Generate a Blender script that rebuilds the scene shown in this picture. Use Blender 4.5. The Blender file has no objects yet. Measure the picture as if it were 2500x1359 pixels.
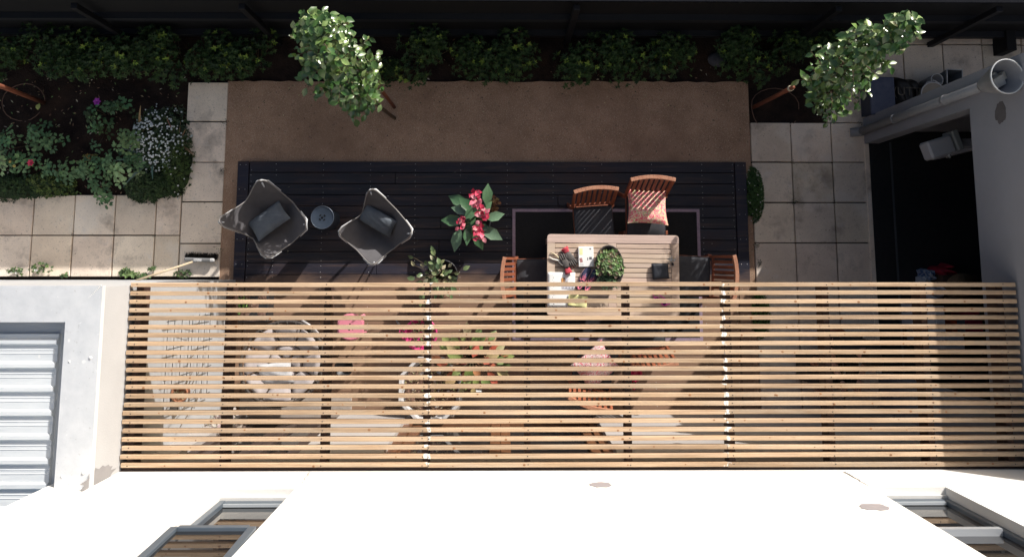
import bpy, math, random
from mathutils import Vector, Matrix, Euler, Quaternion
R = math.radians
random.seed(7)
SC = bpy.context.scene
COL = SC.collection
# ---------------------------------------------------------------- camera
H = 9.38; F = 1880.0; PX, PY = 1250.0, 421.0
CE = Euler((R(6.885), R(-0.605), 0.0), 'XYZ')
CM = CE.to_matrix()
cd = bpy.data.cameras.new('camera'); cam = bpy.data.objects.new('camera', cd); COL.objects.link(cam)
cam.location = (0, 0, H); cam.rotation_euler = CE
cd.sensor_width = 36; cd.sensor_fit = 'HORIZONTAL'; cd.lens = F / 2500 * 36
cd.shift_y = -(679.5 - PY) / 2500; cd.shift_x = 0; cd.clip_end = 500; cd.clip_start = .05
SC.camera = cam
def P(px, py, z=0.0):
    "the place at height z that shows at a spot of the photograph"
    w = CM @ Vector(((px - PX) / F, -(py - PY) / F, -1))
    t = (z - H) / w.z
    return Vector((w.x * t, w.y * t, z))
# ---------------------------------------------------------------- light
SUN = Vector((.72, 1.0, .53)).normalized()
W = bpy.data.worlds.new('World'); SC.world = W; W.use_nodes = True
nt = W.node_tree; nt.nodes.clear()
o_ = nt.nodes.new('ShaderNodeOutputWorld'); b_ = nt.nodes.new('ShaderNodeBackground'); s_ = nt.nodes.new('ShaderNodeTexSky')
s_.sky_type = 'NISHITA'; s_.sun_disc = False; s_.sun_elevation = math.asin(SUN.z); s_.sun_rotation = math.atan2(SUN.x, SUN.y)
s_.air_density = 1.0; s_.dust_density = 3.5; s_.ozone_density = .4
b_.inputs[1].default_value = 0.105
nt.links.new(s_.outputs[0], b_.inputs[0]); nt.links.new(b_.outputs[0], o_.inputs[0])
ld = bpy.data.lights.new('sun', 'SUN'); ld.energy = 4.8; ld.angle = R(.5); ld.color = (1, .965, .92)
lo = bpy.data.objects.new('sun', ld); COL.objects.link(lo); lo.rotation_euler = SUN.to_track_quat('Z', 'Y').to_euler(); lo.location = (4, 6, 12)
SC.view_settings.view_transform = 'Standard'; SC.view_settings.look = 'None'; SC.view_settings.gamma = 1
SC.view_settings.exposure = 0.5
SC.cycles.max_bounces = 8; SC.cycles.diffuse_bounces = 4
# ---------------------------------------------------------------- materials
MATS = {}
def M(name, c1, c2=None, scale=6, rough=.75, bump=0., bscale=60, spec=.3, stretch=(1, 1, 1), tint=False, metallic=0., rnd=0., lo=.35, hi=.65, speck=None, space='Object', sheen=0., coat=0.):
    if name in MATS: return MATS[name]
    m = bpy.data.materials.new(name); m.use_nodes = True; N = m.node_tree.nodes; L = m.node_tree.links; MATS[name] = m
    bs = N['Principled BSDF']; bs.inputs['Roughness'].default_value = rough; bs.inputs['Metallic'].default_value = metallic
    bs.inputs['Specular IOR Level'].default_value = spec
    if coat: bs.inputs['Coat Weight'].default_value = coat; bs.inputs['Coat Roughness'].default_value = .15
    tc = N.new('ShaderNodeTexCoord') if space == 'Object' else N.new('ShaderNodeNewGeometry')
    src = tc.outputs['Object'] if space == 'Object' else tc.outputs['Position']
    mp = N.new('ShaderNodeMapping'); mp.inputs['Scale'].default_value = stretch; L.new(src, mp.inputs['Vector'])
    no = N.new('ShaderNodeTexNoise'); no.inputs['Scale'].default_value = scale; no.inputs['Detail'].default_value = 8; no.inputs['Roughness'].default_value = .62
    L.new(mp.outputs[0], no.inputs['Vector'])
    mr = N.new('ShaderNodeMapRange'); mr.inputs[1].default_value = lo; mr.inputs[2].default_value = hi; L.new(no.outputs[0], mr.inputs[0])
    mx = N.new('ShaderNodeMix'); mx.data_type = 'RGBA'; mx.inputs[6].default_value = (*c1, 1); mx.inputs[7].default_value = (*(c2 or c1), 1)
    L.new(mr.outputs[0], mx.inputs[0]); out = mx.outputs[2]
    if speck:  # (colour, scale, threshold)
        n2 = N.new('ShaderNodeTexNoise'); n2.inputs['Scale'].default_value = speck[1]; n2.inputs['Detail'].default_value = 4; L.new(src, n2.inputs['Vector'])
        r2 = N.new('ShaderNodeMapRange'); r2.inputs[1].default_value = speck[2]; r2.inputs[2].default_value = speck[2] + .06; L.new(n2.outputs[0], r2.inputs[0])
        m2 = N.new('ShaderNodeMix'); m2.data_type = 'RGBA'; m2.inputs[7].default_value = (*speck[0], 1); L.new(out, m2.inputs[6]); L.new(r2.outputs[0], m2.inputs[0]); out = m2.outputs[2]
    if tint:
        at = N.new('ShaderNodeAttribute'); at.attribute_name = 'tint'
        m3 = N.new('ShaderNodeMix'); m3.data_type = 'RGBA'; m3.blend_type = 'MULTIPLY'; m3.inputs[0].default_value = 1
        L.new(out, m3.inputs[6]); L.new(at.outputs['Color'], m3.inputs[7]); out = m3.outputs[2]
    if rnd:
        oi = N.new('ShaderNodeObjectInfo'); hv = N.new('ShaderNodeHueSaturation'); ma = N.new('ShaderNodeMapRange')
        ma.inputs[3].default_value = 1 - rnd; ma.inputs[4].default_value = 1 + rnd; L.new(oi.outputs['Random'], ma.inputs[0]); L.new(ma.outputs[0], hv.inputs['Value'])
        L.new(out, hv.inputs['Color']); out = hv.outputs[0]
    L.new(out, bs.inputs['Base Color'])
    if bump:
        n4 = N.new('ShaderNodeTexNoise'); n4.inputs['Scale'].default_value = bscale; n4.inputs['Detail'].default_value = 5; L.new(mp.outputs[0], n4.inputs['Vector'])
        bm = N.new('ShaderNodeBump'); bm.inputs['Strength'].default_value = bump; bm.inputs['Distance'].default_value = .01
        L.new(n4.outputs[0], bm.inputs['Height']); L.new(bm.outputs[0], bs.inputs['Normal'])
    m['out'] = 1
    return m
def base_socket(m):
    bs = m.node_tree.nodes['Principled BSDF']; return bs.inputs['Base Color'].links[0].from_socket
def overlay(m, col, fac_builder):
    "mix a colour over the material's base by a factor socket"
    N = m.node_tree.nodes; L = m.node_tree.links; bs = N['Principled BSDF']; src = base_socket(m)
    mx = N.new('ShaderNodeMix'); mx.data_type = 'RGBA'; mx.inputs[7].default_value = (*col, 1); L.new(src, mx.inputs[6])
    L.new(fac_builder(N, L), mx.inputs[0]); L.new(mx.outputs[2], bs.inputs['Base Color'])
def noise_fac(scale, lo, hi, stretch=(1, 1, 1), top=1., off=(0, 0, 0), space='world'):
    def f(N, L):
        if space == 'world': g = N.new('ShaderNodeNewGeometry').outputs['Position']
        else: g = N.new('ShaderNodeTexCoord').outputs['Object']
        mp = N.new('ShaderNodeMapping'); mp.inputs['Scale'].default_value = stretch; mp.inputs['Location'].default_value = off; L.new(g, mp.inputs[0])
        n = N.new('ShaderNodeTexNoise'); n.inputs['Scale'].default_value = scale; n.inputs['Detail'].default_value = 8; n.inputs['Roughness'].default_value = .65; L.new(mp.outputs[0], n.inputs[0])
        r = N.new('ShaderNodeMapRange'); r.inputs[1].default_value = lo; r.inputs[2].default_value = hi; r.inputs[4].default_value = top; L.new(n.outputs[0], r.inputs[0]); return r.outputs[0]
    return f
def band_fac(axis, at, half, wob=.03, nscale=8, top=1.):
    "1 near a world coordinate, ragged by noise"
    def f(N, L):
        g = N.new('ShaderNodeNewGeometry'); sp = N.new('ShaderNodeSeparateXYZ'); L.new(g.outputs['Position'], sp.inputs[0])
        n = N.new('ShaderNodeTexNoise'); n.inputs['Scale'].default_value = nscale; n.inputs['Detail'].default_value = 5; L.new(g.outputs['Position'], n.inputs[0])
        a = N.new('ShaderNodeMath'); a.operation = 'SUBTRACT'; L.new(sp.outputs[axis], a.inputs[0]); a.inputs[1].default_value = at
        b = N.new('ShaderNodeMath'); b.operation = 'ABSOLUTE'; L.new(a.outputs[0], b.inputs[0])
        c = N.new('ShaderNodeMath'); c.operation = 'MULTIPLY_ADD'; L.new(n.outputs[0], c.inputs[0]); c.inputs[1].default_value = wob * 4; L.new(b.outputs[0], c.inputs[2])
        r = N.new('ShaderNodeMapRange'); r.inputs[1].default_value = half + wob * 2; r.inputs[2].default_value = half + wob * 2 - .012; r.inputs[4].default_value = top; L.new(c.outputs[0], r.inputs[0]); return r.outputs[0]
    return f
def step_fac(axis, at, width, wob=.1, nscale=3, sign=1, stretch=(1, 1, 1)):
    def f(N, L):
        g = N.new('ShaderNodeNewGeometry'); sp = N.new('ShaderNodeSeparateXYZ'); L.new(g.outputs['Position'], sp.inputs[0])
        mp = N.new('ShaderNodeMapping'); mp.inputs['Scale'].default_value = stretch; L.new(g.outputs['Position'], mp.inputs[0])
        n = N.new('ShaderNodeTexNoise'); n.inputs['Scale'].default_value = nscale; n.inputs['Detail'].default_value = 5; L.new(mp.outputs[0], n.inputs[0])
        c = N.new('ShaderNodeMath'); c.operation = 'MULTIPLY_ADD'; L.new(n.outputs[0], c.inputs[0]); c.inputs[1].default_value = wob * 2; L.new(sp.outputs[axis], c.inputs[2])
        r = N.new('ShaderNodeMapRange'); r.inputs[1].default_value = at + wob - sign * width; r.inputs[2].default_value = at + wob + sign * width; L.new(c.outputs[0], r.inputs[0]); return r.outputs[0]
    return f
# ---------------------------------------------------------------- mesh builder
class MB:
    def __init__(s): s.v = []; s.f = []; s.t = []; s.m = []; s.cur = (1, 1, 1); s.mi = 0; s.sm = False; s.s = []; s.T = None
    def add(s, vs, fs, tint=None, mi=None, smooth=None):
        n = len(s.v)
        s.v += [tuple(s.T @ Vector(v)) if s.T else tuple(v) for v in vs]
        for f in fs:
            s.f.append([i + n for i in f]); s.t.append(tint or s.cur); s.m.append(s.mi if mi is None else mi); s.s.append(s.sm if smooth is None else smooth)
        return s
    def box(s, x0, y0, z0, x1, y1, z1, b=0., tint=None, mi=None):
        if x0 > x1: x0, x1 = x1, x0
        if y0 > y1: y0, y1 = y1, y0
        if z0 > z1: z0, z1 = z1, z0
        if b <= 0:
            return s.add([(x0, y0, z0), (x1, y0, z0), (x1, y1, z0), (x0, y1, z0), (x0, y0, z1), (x1, y0, z1), (x1, y1, z1), (x0, y1, z1)],
                  [(3, 2, 1, 0), (4, 5, 6, 7), (0, 1, 5, 4), (1, 2, 6, 5), (2, 3, 7, 6), (3, 0, 4, 7)], tint, mi)
        b = min(b, (x1 - x0) / 2.01, (y1 - y0) / 2.01, (z1 - z0) / 1.01)
        ring = [(x0 + b, y0), (x1 - b, y0), (x1, y0 + b), (x1, y1 - b), (x1 - b, y1), (x0 + b, y1), (x0, y1 - b), (x0, y0 + b)]
        ri = [(x0 + b, y0 + b), (x1 - b, y0 + b), (x1 - b, y0 + b), (x1 - b, y1 - b), (x1 - b, y1 - b), (x0 + b, y1 - b), (x0 + b, y1 - b), (x0 + b, y0 + b)]
        vs = [(x, y, z0) for x, y in ring] + [(x, y, z1 - b) for x, y in ring] + [(x0 + b, y0 + b, z1), (x1 - b, y0 + b, z1), (x1 - b, y1 - b, z1), (x0 + b, y1 - b, z1)]
        fs = [tuple(range(7, -1, -1))] + [(i, (i + 1) % 8, 8 + (i + 1) % 8, 8 + i) for i in range(8)]
        fs += [(8, 9, 17, 16), (9, 10, 17), (10, 11, 18, 17), (11, 12, 18), (12, 13, 19, 18), (13, 14, 19), (14, 15, 16, 19), (15, 8, 16), (16, 17, 18, 19)]
        return s.add(vs, fs, tint, mi)
    def beam(s, p, q, w, h, up=(0, 0, 1), tint=None, mi=None):
        p = Vector(p); q = Vector(q); d = (q - p).normalized(); u = Vector(up); a = d.cross(u)
        if a.length < 1e-4: a = d.cross(Vector((1, 0, 0)))
        a.normalize(); u = a.cross(d)
        vs = [pt + a * (i * w / 2) + u * (j * h / 2) for pt in (p, q) for i, j in ((-1, -1), (1, -1), (1, 1), (-1, 1))]
        return s.add(vs, [(0, 1, 2, 3), (7, 6, 5, 4), (0, 4, 5, 1), (1, 5, 6, 2), (2, 6, 7, 3), (3, 7, 4, 0)], tint, mi)
    def tube(s, pts, r, n=8, tint=None, mi=None, closed=False, cap=True):
        pts = [Vector(p) for p in pts]; k = len(pts); rs = r if isinstance(r, (list, tuple)) else [r] * k
        vs = []; a = None
        for i, p in enumerate(pts):
            if closed: d = pts[(i + 1) % k] - pts[i - 1]
            else: d = pts[min(i + 1, k - 1)] - pts[max(i - 1, 0)]
            d.normalize()
            if a is None: a = d.orthogonal().normalized()
            else:
                a = a - d * a.dot(d)
                a = a.normalized() if a.length > 1e-5 else d.orthogonal().normalized()
            b = d.cross(a)
            for j in range(n):
                t = 2 * math.pi * j / n; vs.append(p + (a * math.cos(t) + b * math.sin(t)) * rs[i])
        fs = []
        for i in range(k if closed else k - 1):
            for j in range(n):
                i2 = (i + 1) % k; fs.append((i * n + j, i * n + (j + 1) % n, i2 * n + (j + 1) % n, i2 * n + j))
        if cap and not closed: fs += [tuple(range(n - 1, -1, -1)), tuple((k - 1) * n + j for j in range(n))]
        return s.add(vs, fs, tint, mi, True)
    def lathe(s, prof, c=(0, 0, 0), n=24, tint=None, mi=None, sx=1, sy=1, smooth=True):
        vs = []; c = Vector(c)
        for r, z in prof:
            for j in range(n):
                t = 2 * math.pi * j / n; vs.append(c + Vector((r * sx * math.cos(t), r * sy * math.sin(t), z)))
        fs = [(i * n + j, i * n + (j + 1) % n, (i + 1) * n + (j + 1) % n, (i + 1) * n + j) for i in range(len(prof) - 1) for j in range(n)]
        if prof[0][0] > 1e-4: fs.append(tuple(range(n - 1, -1, -1)))
        if prof[-1][0] > 1e-4: fs.append(tuple((len(prof) - 1) * n + j for j in range(n)))
        return s.add(vs, fs, tint, mi, smooth)
    def prism(s, pts, z0, z1, tint=None, mi=None):
        n = len(pts); ar = sum(pts[i][0] * pts[(i + 1) % n][1] - pts[(i + 1) % n][0] * pts[i][1] for i in range(n))
        if ar < 0: pts = pts[::-1]
        return s.add([(x, y, z0) for x, y in pts] + [(x, y, z1) for x, y in pts], [tuple(range(n - 1, -1, -1)), tuple(range(n, 2 * n))] + [(i, (i + 1) % n, n + (i + 1) % n, n + i) for i in range(n)], tint, mi)
    def grid(s, fn, nu, nv, tint=None, mi=None, smooth=True):
        vs = [fn(i / nu, j / nv) for j in range(nv + 1) for i in range(nu + 1)]
        return s.add(vs, [(j * (nu + 1) + i, j * (nu + 1) + i + 1, (j + 1) * (nu + 1) + i + 1, (j + 1) * (nu + 1) + i) for j in range(nv) for i in range(nu)], tint, mi, smooth)
    def leaf(s, p, d, n, L, Wd, tint, curl=.25, wide=.45, simple=False):
        "a folded leaf: p base, d direction, n upward normal"
        d = Vector(d).normalized(); n = Vector(n); a = d.cross(n)
        if a.length < 1e-3: a = d.orthogonal()
        a.normalize(); n = a.cross(d).normalized(); p = Vector(p)
        if simple:
            m = p + d * L * wide - n * L * .06
            s.add([p, m + a * Wd / 2 + n * L * .08, p + d * L - n * L * curl * .5, m - a * Wd / 2 + n * L * .08], [(0, 1, 2), (0, 2, 3)], tint); return
        def q(u, w, up=0): return p + d * (L * u) + a * (Wd * w / 2) + n * (up * Wd - curl * L * u * u)
        s.add([q(0, 0), q(.3, .85, .16), q(.3, 0), q(.3, -.85, .16), q(.62, .95, .16), q(.62, 0), q(.62, -.95, .16), q(1, 0)],
              [(0, 1, 2), (0, 2, 3), (1, 4, 5, 2), (2, 5, 6, 3), (4, 7, 5), (5, 7, 6)], tint, None, True)
    def build(s, name, mat, parent=None, loc=None):
        me = bpy.data.meshes.new(name); me.from_pydata(s.v, [], s.f); 
        mats = mat if isinstance(mat, (list, tuple)) else [mat]
        for m in mats: me.materials.append(m)
        me.polygons.foreach_set('material_index', s.m); me.polygons.foreach_set('use_smooth', s.s)
        if any(t != (1, 1, 1) for t in s.t):
            ca = me.color_attributes.new('tint', 'FLOAT_COLOR', 'CORNER'); arr = []
            for p, t in zip(me.polygons, s.t): arr += [t[0], t[1], t[2], 1.0] * p.loop_total
            ca.data.foreach_set('color', arr)
        else:
            ca = me.color_attributes.new('tint', 'FLOAT_COLOR', 'CORNER'); ca.data.foreach_set('color', [1.0] * (4 * len(me.loops)))
        me.update()
        o = bpy.data.objects.new(name, me); COL.objects.link(o)
        if parent: o.parent = parent
        if loc: o.location = loc
        return o
def tag(o, label=None, cat=None, group=None, kind=None):
    if label: o['label'] = label
    if cat: o['category'] = cat
    if group: o['group'] = group
    if kind: o['kind'] = kind
    return o
def thing(name, label, cat, loc=(0, 0, 0), rz=0, group=None):
    o = bpy.data.objects.new(name, None); COL.objects.link(o); o.location = loc; o.rotation_euler = (0, 0, rz); o.empty_display_size = .1
    return tag(o, label, cat, group)
def dup(root, loc, rz, label, group=None):
    r = root.copy(); COL.objects.link(r); r.location = loc; r.rotation_euler = (0, 0, rz); r['label'] = label
    if group: r['group'] = group
    for ch in list(root.children):
        c = ch.copy(); COL.objects.link(c); c.parent = r
        for g in list(ch.children):
            d = g.copy(); COL.objects.link(d); d.parent = c
    return r
def smoothmod(o, lv=1):
    m = o.modifiers.new('s', 'SUBSURF'); m.levels = lv; m.render_levels = lv; return o
def bevelmod(o, w=.005, seg=2):
    m = o.modifiers.new('b', 'BEVEL'); m.width = w; m.segments = seg; m.limit_method = 'ANGLE'; return o
def thick(o, t):
    m = o.modifiers.new('t', 'SOLIDIFY'); m.thickness = t; m.offset = 0; return o
def text_mesh(body, size, depth=.001):
    cu = bpy.data.curves.new('text', 'FONT'); cu.body = body; cu.size = size; cu.extrude = depth; cu.align_x = 'CENTER'; cu.align_y = 'CENTER'
    to = bpy.data.objects.new('text', cu); COL.objects.link(to); dg = bpy.context.evaluated_depsgraph_get(); me = bpy.data.meshes.new_from_object(to.evaluated_get(dg))
    bpy.data.objects.remove(to); bpy.data.curves.remove(cu); return me
rnd = random.random
def U(a, b): return a + (b - a) * rnd()
def jit(c, v): 
    k = 1 + U(-v, v); return tuple(max(0, x * k * (1 + U(-v, v) * .3)) for x in c)
# ---------------------------------------------------------------- material set
soil = M('soil', (.026, .018, .015), (.011, .008, .008), scale=5, rough=.95, bump=1.0, bscale=45, spec=.1, space='w', speck=((.10, .07, .05), 70, .68))
overlay(soil, (.045, .026, .018), noise_fac(2.2, .5, .7, top=.7))
gravel = M('gravel_sand', (.36, .232, .157), (.26, .165, .11), scale=3.5, rough=.95, bump=.5, bscale=160, spec=.1, space='w', speck=((.52, .40, .30), 150, .58))
overlay(gravel, (.10, .07, .05), noise_fac(95, .60, .68)); overlay(gravel, (.13, .10, .075), noise_fac(28, .62, .66, top=.8, off=(3, 2, 1))); overlay(gravel, (.20, .125, .085), noise_fac(1.1, .48, .7, top=.7)); overlay(gravel, (.5, .42, .34), noise_fac(150, .7, .74, top=.8, off=(5, 3, 1)))
paver = M('paver', (.70, .60, .49), (.58, .49, .40), scale=2.6, rough=.9, bump=.35, bscale=90, spec=.15, space='w', tint=True, speck=((.33, .29, .25), 140, .62))
overlay(paver, (.27, .225, .19), noise_fac(3.1, .56, .72, top=.75)); overlay(paver, (.10, .08, .07), noise_fac(38, .60, .68, top=.6)); overlay(paver, (.16, .13, .11), noise_fac(1.4, .58, .72, top=.7, off=(1, 8, 0))); overlay(paver, (.70, .66, .60), noise_fac(.9, .55, .6, top=.35, off=(9, 3, 0))); overlay(paver, (.60, .56, .53), noise_fac(5, .6, .7, top=.45, off=(7, 2, 0)))
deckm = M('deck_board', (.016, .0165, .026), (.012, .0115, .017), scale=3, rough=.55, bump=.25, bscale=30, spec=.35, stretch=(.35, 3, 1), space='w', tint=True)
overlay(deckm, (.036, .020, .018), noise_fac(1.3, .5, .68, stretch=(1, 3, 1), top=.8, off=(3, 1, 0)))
overlay(deckm, (.22, .135, .088), step_fac(1, -.18, .1, wob=.16, nscale=2.2, sign=-1, stretch=(1, 2.2, 1)))  # faded brown towards the house, with sunlit-against-shade contrast also put into the colour
overlay(deckm, (.12, .075, .055), noise_fac(9, .52, .66, stretch=(.15, 3, 1), top=.35))
plaster = M('plaster_white', (.70, .69, .665), (.65, .64, .615), scale=1.6, rough=.85, bump=.2, bscale=70, spec=.2, space='w')
plaster_n = M('plaster_neighbour', (.40, .405, .415), (.36, .365, .375), scale=1.6, rough=.85, bump=.15, bscale=70, spec=.2, space='w')
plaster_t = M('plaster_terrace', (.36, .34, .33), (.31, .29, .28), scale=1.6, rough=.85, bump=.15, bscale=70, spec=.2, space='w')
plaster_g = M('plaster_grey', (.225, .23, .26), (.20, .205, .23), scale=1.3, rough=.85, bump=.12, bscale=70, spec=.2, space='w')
patchm = M('plaster_patch', (.27, .25, .26), (.24, .225, .235), scale=14, rough=.95, spec=.1)
patchd = M('plaster_patch_dark', (.10, .095, .10), (.085, .08, .085), scale=14, rough=.95, spec=.1)
crackm = M('crack', (.12, .11, .10), rough=1)
galv = M('galvanised_sheet', (.62, .635, .65), (.54, .56, .58), scale=7, rough=.5, bump=.1, bscale=25, spec=.5, metallic=.08, space='w', speck=((.72, .73, .73), 18, .68))
overlay(galv, (.30, .30, .29), noise_fac(26, .62, .7, top=.5))
roofm = M('roof_sheet', (.66, .69, .70), (.56, .59, .61), scale=5, rough=.45, bump=.1, bscale=25, spec=.5, metallic=.08, space='w', stretch=(.3, 3, 1), speck=((.68, .69, .68), 20, .66))
slatm = M('slat_wood', (.47, .345, .235), (.30, .205, .13), scale=15, rough=.75, bump=.4, bscale=30, spec=.2, stretch=(.10, 2.4, 1), rnd=.2, space='w')
overlay(slatm, (.24, .15, .09), noise_fac(26, .64, .72, stretch=(.4, 1.6, 1), top=.7))
overlay(slatm, (.38, .33, .26), noise_fac(1.7, .5, .66, stretch=(.8, 5, 1), top=.4, off=(4, 4, 0)))
overlay(slatm, (.50, .36, .22), noise_fac(3.0, .5, .72, stretch=(.4, 4, 1), top=.5, off=(2, 9, 0)))
rafterm = M('rafter_stain', (.060, .035, .028), (.045, .026, .022), scale=8, rough=.6, stretch=(3, .3, 1), bump=.2)
teak = M('teak_red', (.27, .085, .042), (.19, .06, .03), scale=12, rough=.5, stretch=(1, 1, .4), bump=.15, spec=.35, rnd=.1)
tablew = M('table_wood', (.57, .445, .355), (.46, .35, .275), scale=16, rough=.6, stretch=(.12, 2, 1), bump=.2, tint=True, spec=.25)
darkmetal = M('dark_metal', (.02, .02, .022), rough=.4, spec=.5, metallic=.3)
whitemetal = M('white_metal', (.66, .68, .70), (.58, .6, .62), rough=.4, spec=.5)
cushd = M('cushion_charcoal', (.052, .054, .06), (.042, .043, .05), scale=30, rough=.9, bump=.3, bscale=220)
canvas = M('canvas_taupe', (.105, .10, .105), (.09, .086, .09), scale=12, rough=.9, bump=.25, bscale=260, rnd=.06)
canvas_e = M('canvas_edge', (.24, .225, .215), (.20, .19, .18), scale=20, rough=.9)
pillowm = M('pillow_slate', (.125, .145, .165), (.095, .11, .13), scale=9, rough=.85, bump=.35, bscale=40)
fence_m = M('fence_black', (.006, .006, .007), (.004, .004, .0045), scale=10, rough=.7, spec=.3, stretch=(4, 4, .4))
fencetop = M('fence_rail_blue', (.007, .008, .012), (.005, .006, .009), scale=10, rough=.9, spec=.1)
YH = -1.703
# ================================================================ SETTING
def st(name, mb, mat, **k): return tag(mb.build(name, mat), kind='structure', **k)
g = MB(); g.add([(-40, -40, -.03), (40, -40, -.03), (40, 40, -.03), (-40, 40, -.03)], [(0, 1, 2, 3)]); st('ground', g, soil)
YF = P(2300, 97).y           # foot of the fence
BED = P(1250, 200).y         # front edge of the planting bed
# bumpy soil of the beds (one sheet, a little above the ground plane)
def bumps(x, y): return .012 * math.sin(x * 7.1 + y * 3) + .01 * math.sin(x * 17 + y * 11) + .012 * math.sin(y * 9 - x * 5) + .006 * math.sin(x * 41 + y * 37)
g = MB(); x0, x1, y0, y1 = -7.5, 5.2, P(100, 477).y, YF + .2
g.grid(lambda u, v: (x0 + (x1 - x0) * u, y0 + (y1 - y0) * v, -.012 + bumps(x0 + (x1 - x0) * u, y0 + (y1 - y0) * v) * .7), 180, 40); st('bed_soil', g, soil)
# gravel path
gx0 = P(549, 400).x; gx1 = P(1832, 400).x
g = MB(); n = 60; ytop = BED
pts = [(gx0, YH)] + [(gx0, ytop)] + [(gx0 + (gx1 - gx0) * i / n, ytop + U(-.012, .012)) for i in range(n + 1)] + [(gx1, YH)]
g.prism(pts, -.03, .022); st('gravel_path', g, gravel)
# pavement
TL = .5
def tiles(name, x_edges, y_edges, skip=lambda i, j: False, bounce=1.):
    g = MB()
    for i in range(len(x_edges) - 1):
        for j in range(len(y_edges) - 1):
            if skip(i, j): continue
            a, b = sorted((x_edges[i], x_edges[i + 1])); c, d = sorted((y_edges[j], y_edges[j + 1])); q = .0065
            k = U(.84, 1.06) * bounce; t = (k * U(.98, 1.02), k, k * U(.96, 1.03)); dz = U(-.002, .002)
            g.box(a + q + U(-.002, .002), c + q + U(-.002, .002), -.02, b - q + U(-.002, .002), d - q + U(-.002, .002), .032 + dz, b=.005, tint=t)
    return st(name, g, paver)
xr = P(1829, 345).x + .01; yr = [P(1950, y).y for y in (300, 397, 495, 593, 690)]
yr += [yr[-1] - TL * k for k in (1, 2, 3)]; yr[-1] = YH
XW = 4.45
tiles('pavement', [xr, xr + TL, xr + 2 * TL, xr + 3 * TL - .015], yr)
yt = [YF + .03, P(2300, 111).y, P(2300, 111).y - TL, P(2300, 111).y - 2 * TL, P(2300, 111).y - 3 * TL]
xs = [P(2203, 150).x + TL * k for k in range(-2, 9)]
tiles('pavement', xs, yt, skip=lambda i, j: (i == 0 and j < 2) or (j == 3 and i > 1) or (i < 1 and j == 3) or (j >= 2 and xs[i] > XW - .2))
yk = P(2126, 290).y + .012; tiles('pavement', [x for x in xs if x > XW - .2], [yt[2], yk])
g = MB()
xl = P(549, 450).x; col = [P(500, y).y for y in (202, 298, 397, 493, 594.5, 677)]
tiles('pavement', [xl - TL + .0, xl], col, bounce=1.16)  # lighter tint paints in light bounced off the white wall
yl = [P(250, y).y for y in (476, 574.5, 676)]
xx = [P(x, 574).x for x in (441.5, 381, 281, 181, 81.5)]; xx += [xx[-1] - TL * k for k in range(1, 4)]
tiles('pavement', xx, yl, bounce=1.16)  # same wall-bounce brightness put into the slab colour
st('kerb_strip', MB().box(P(2127, 500).x - .01, P(2127, 352).y, 0, XW - .01, YH - .01, .05, b=.004), paver)
# deck
ZD = .07
dx0 = P(581, 395, ZD).x; dx1 = P(1821, 395, ZD).x; dy1 = P(1200, 395, ZD).y; fbx = P(609, 395, ZD).x; fbx2 = P(1793, 395, ZD).x
g = MB(); pitch = .1365; y = dy1; k = 0
while y > YH + .02:
    yb = max(y - pitch + .006, YH - .003)
    t = U(.75, 1.35); tt = (t * U(.95, 1.1), t, t * U(.9, 1.05))
    cuts = sorted([fbx + .003, fbx2 - .003] + ([fbx + U(1.5, 4.5)] if k % 2 else []))
    for a, b in zip(cuts[:-1], cuts[1:]): g.box(a + .002, yb, .035, b - .002, y, ZD, b=.004, tint=tt)
    y -= pitch; k += 1
g.box(dx0, YH - .003, .035, fbx - .004, dy1, ZD + .002, b=.004, tint=(.85, .85, 1.1)); g.box(fbx2 + .004, YH - .003, .035, dx1, dy1, ZD + .002, b=.004, tint=(1, 1, 1.2))
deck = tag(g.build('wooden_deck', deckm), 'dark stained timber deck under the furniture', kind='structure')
st('deck_skirt', MB().box(dx0 + .01, YH + .002, 0, dx1 - .01, dy1 - .01, .034), darkmetal)
screwm = M('screw_metal', (.5, .5, .48), rough=.4, spec=.6)
g = MB(); y = dy1
xsr = [P(x, 450, ZD).x for x in (612, 673, 789, 904, 1014, 1124, 1238, 1350, 1470, 1592, 1714, 1789)]
while y > -1.7:
    for x in xsr:
        for dy in (.03, .105):
            if rnd() < .93: g.lathe([(.0042, ZD + .0005), (.0042, ZD + .0015)], (x + U(-.004, .004), y - dy, 0), 6)
    y -= pitch
for y_ in [dy1 - .3 * k - .04 for k in range(9)]:
    for x in (dx0 + .03, dx0 + .1, dx1 - .03, dx1 - .1): g.lathe([(.0042, ZD + .0025), (.0042, ZD + .0035)], (x, y_, 0), 6)
tag(g.build('screw_heads', screwm), kind='structure')
# ================================================================ FENCE
fe = thing('timber_fence', 'black stained timber fence along the back of the hedge bed', 'fence', (0, YF, 0))
FH = 1.52
g = MB(); x = -9
while x < 8.5:
    w = .1; g.box(x, .03, -.02, x + w + .001, .052, FH - .02 + U(-.004, .004), tint=jit((1, 1, 1), .3)); x += w
g.build('fence_boards', fence_m, fe)
for z in (.18, .78): MB().box(-9, -.045, z, 8.5, .028, z + .09).build('rail', M('rail_black', (.010, .011, .014), rough=.6), fe)
MB().box(-9, -.05, FH - .03, 8.5, .075, FH).build('cap_rail', fencetop, fe)
for px in (-300, 180, 590, 1408, 2048, 2440, 2900):
    q = P(px, 12, 1.4); MB().box(q.x - .035, -.11, -.02, q.x + .035, -.047, 1.40, b=.004).build('post', [M('post_black', (.006, .006, .008), (.004, .004, .005), rough=.6)], fe)
# short stub post by the passage
q = P(2432, 120); g = MB(); g.box(q.x - .06, q.y - .1, 0, q.x + .06, q.y + .2, .3, b=.005); tag(g.build('gate_post', fence_m), 'short black gate post at the end of the passage', 'post')
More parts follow.
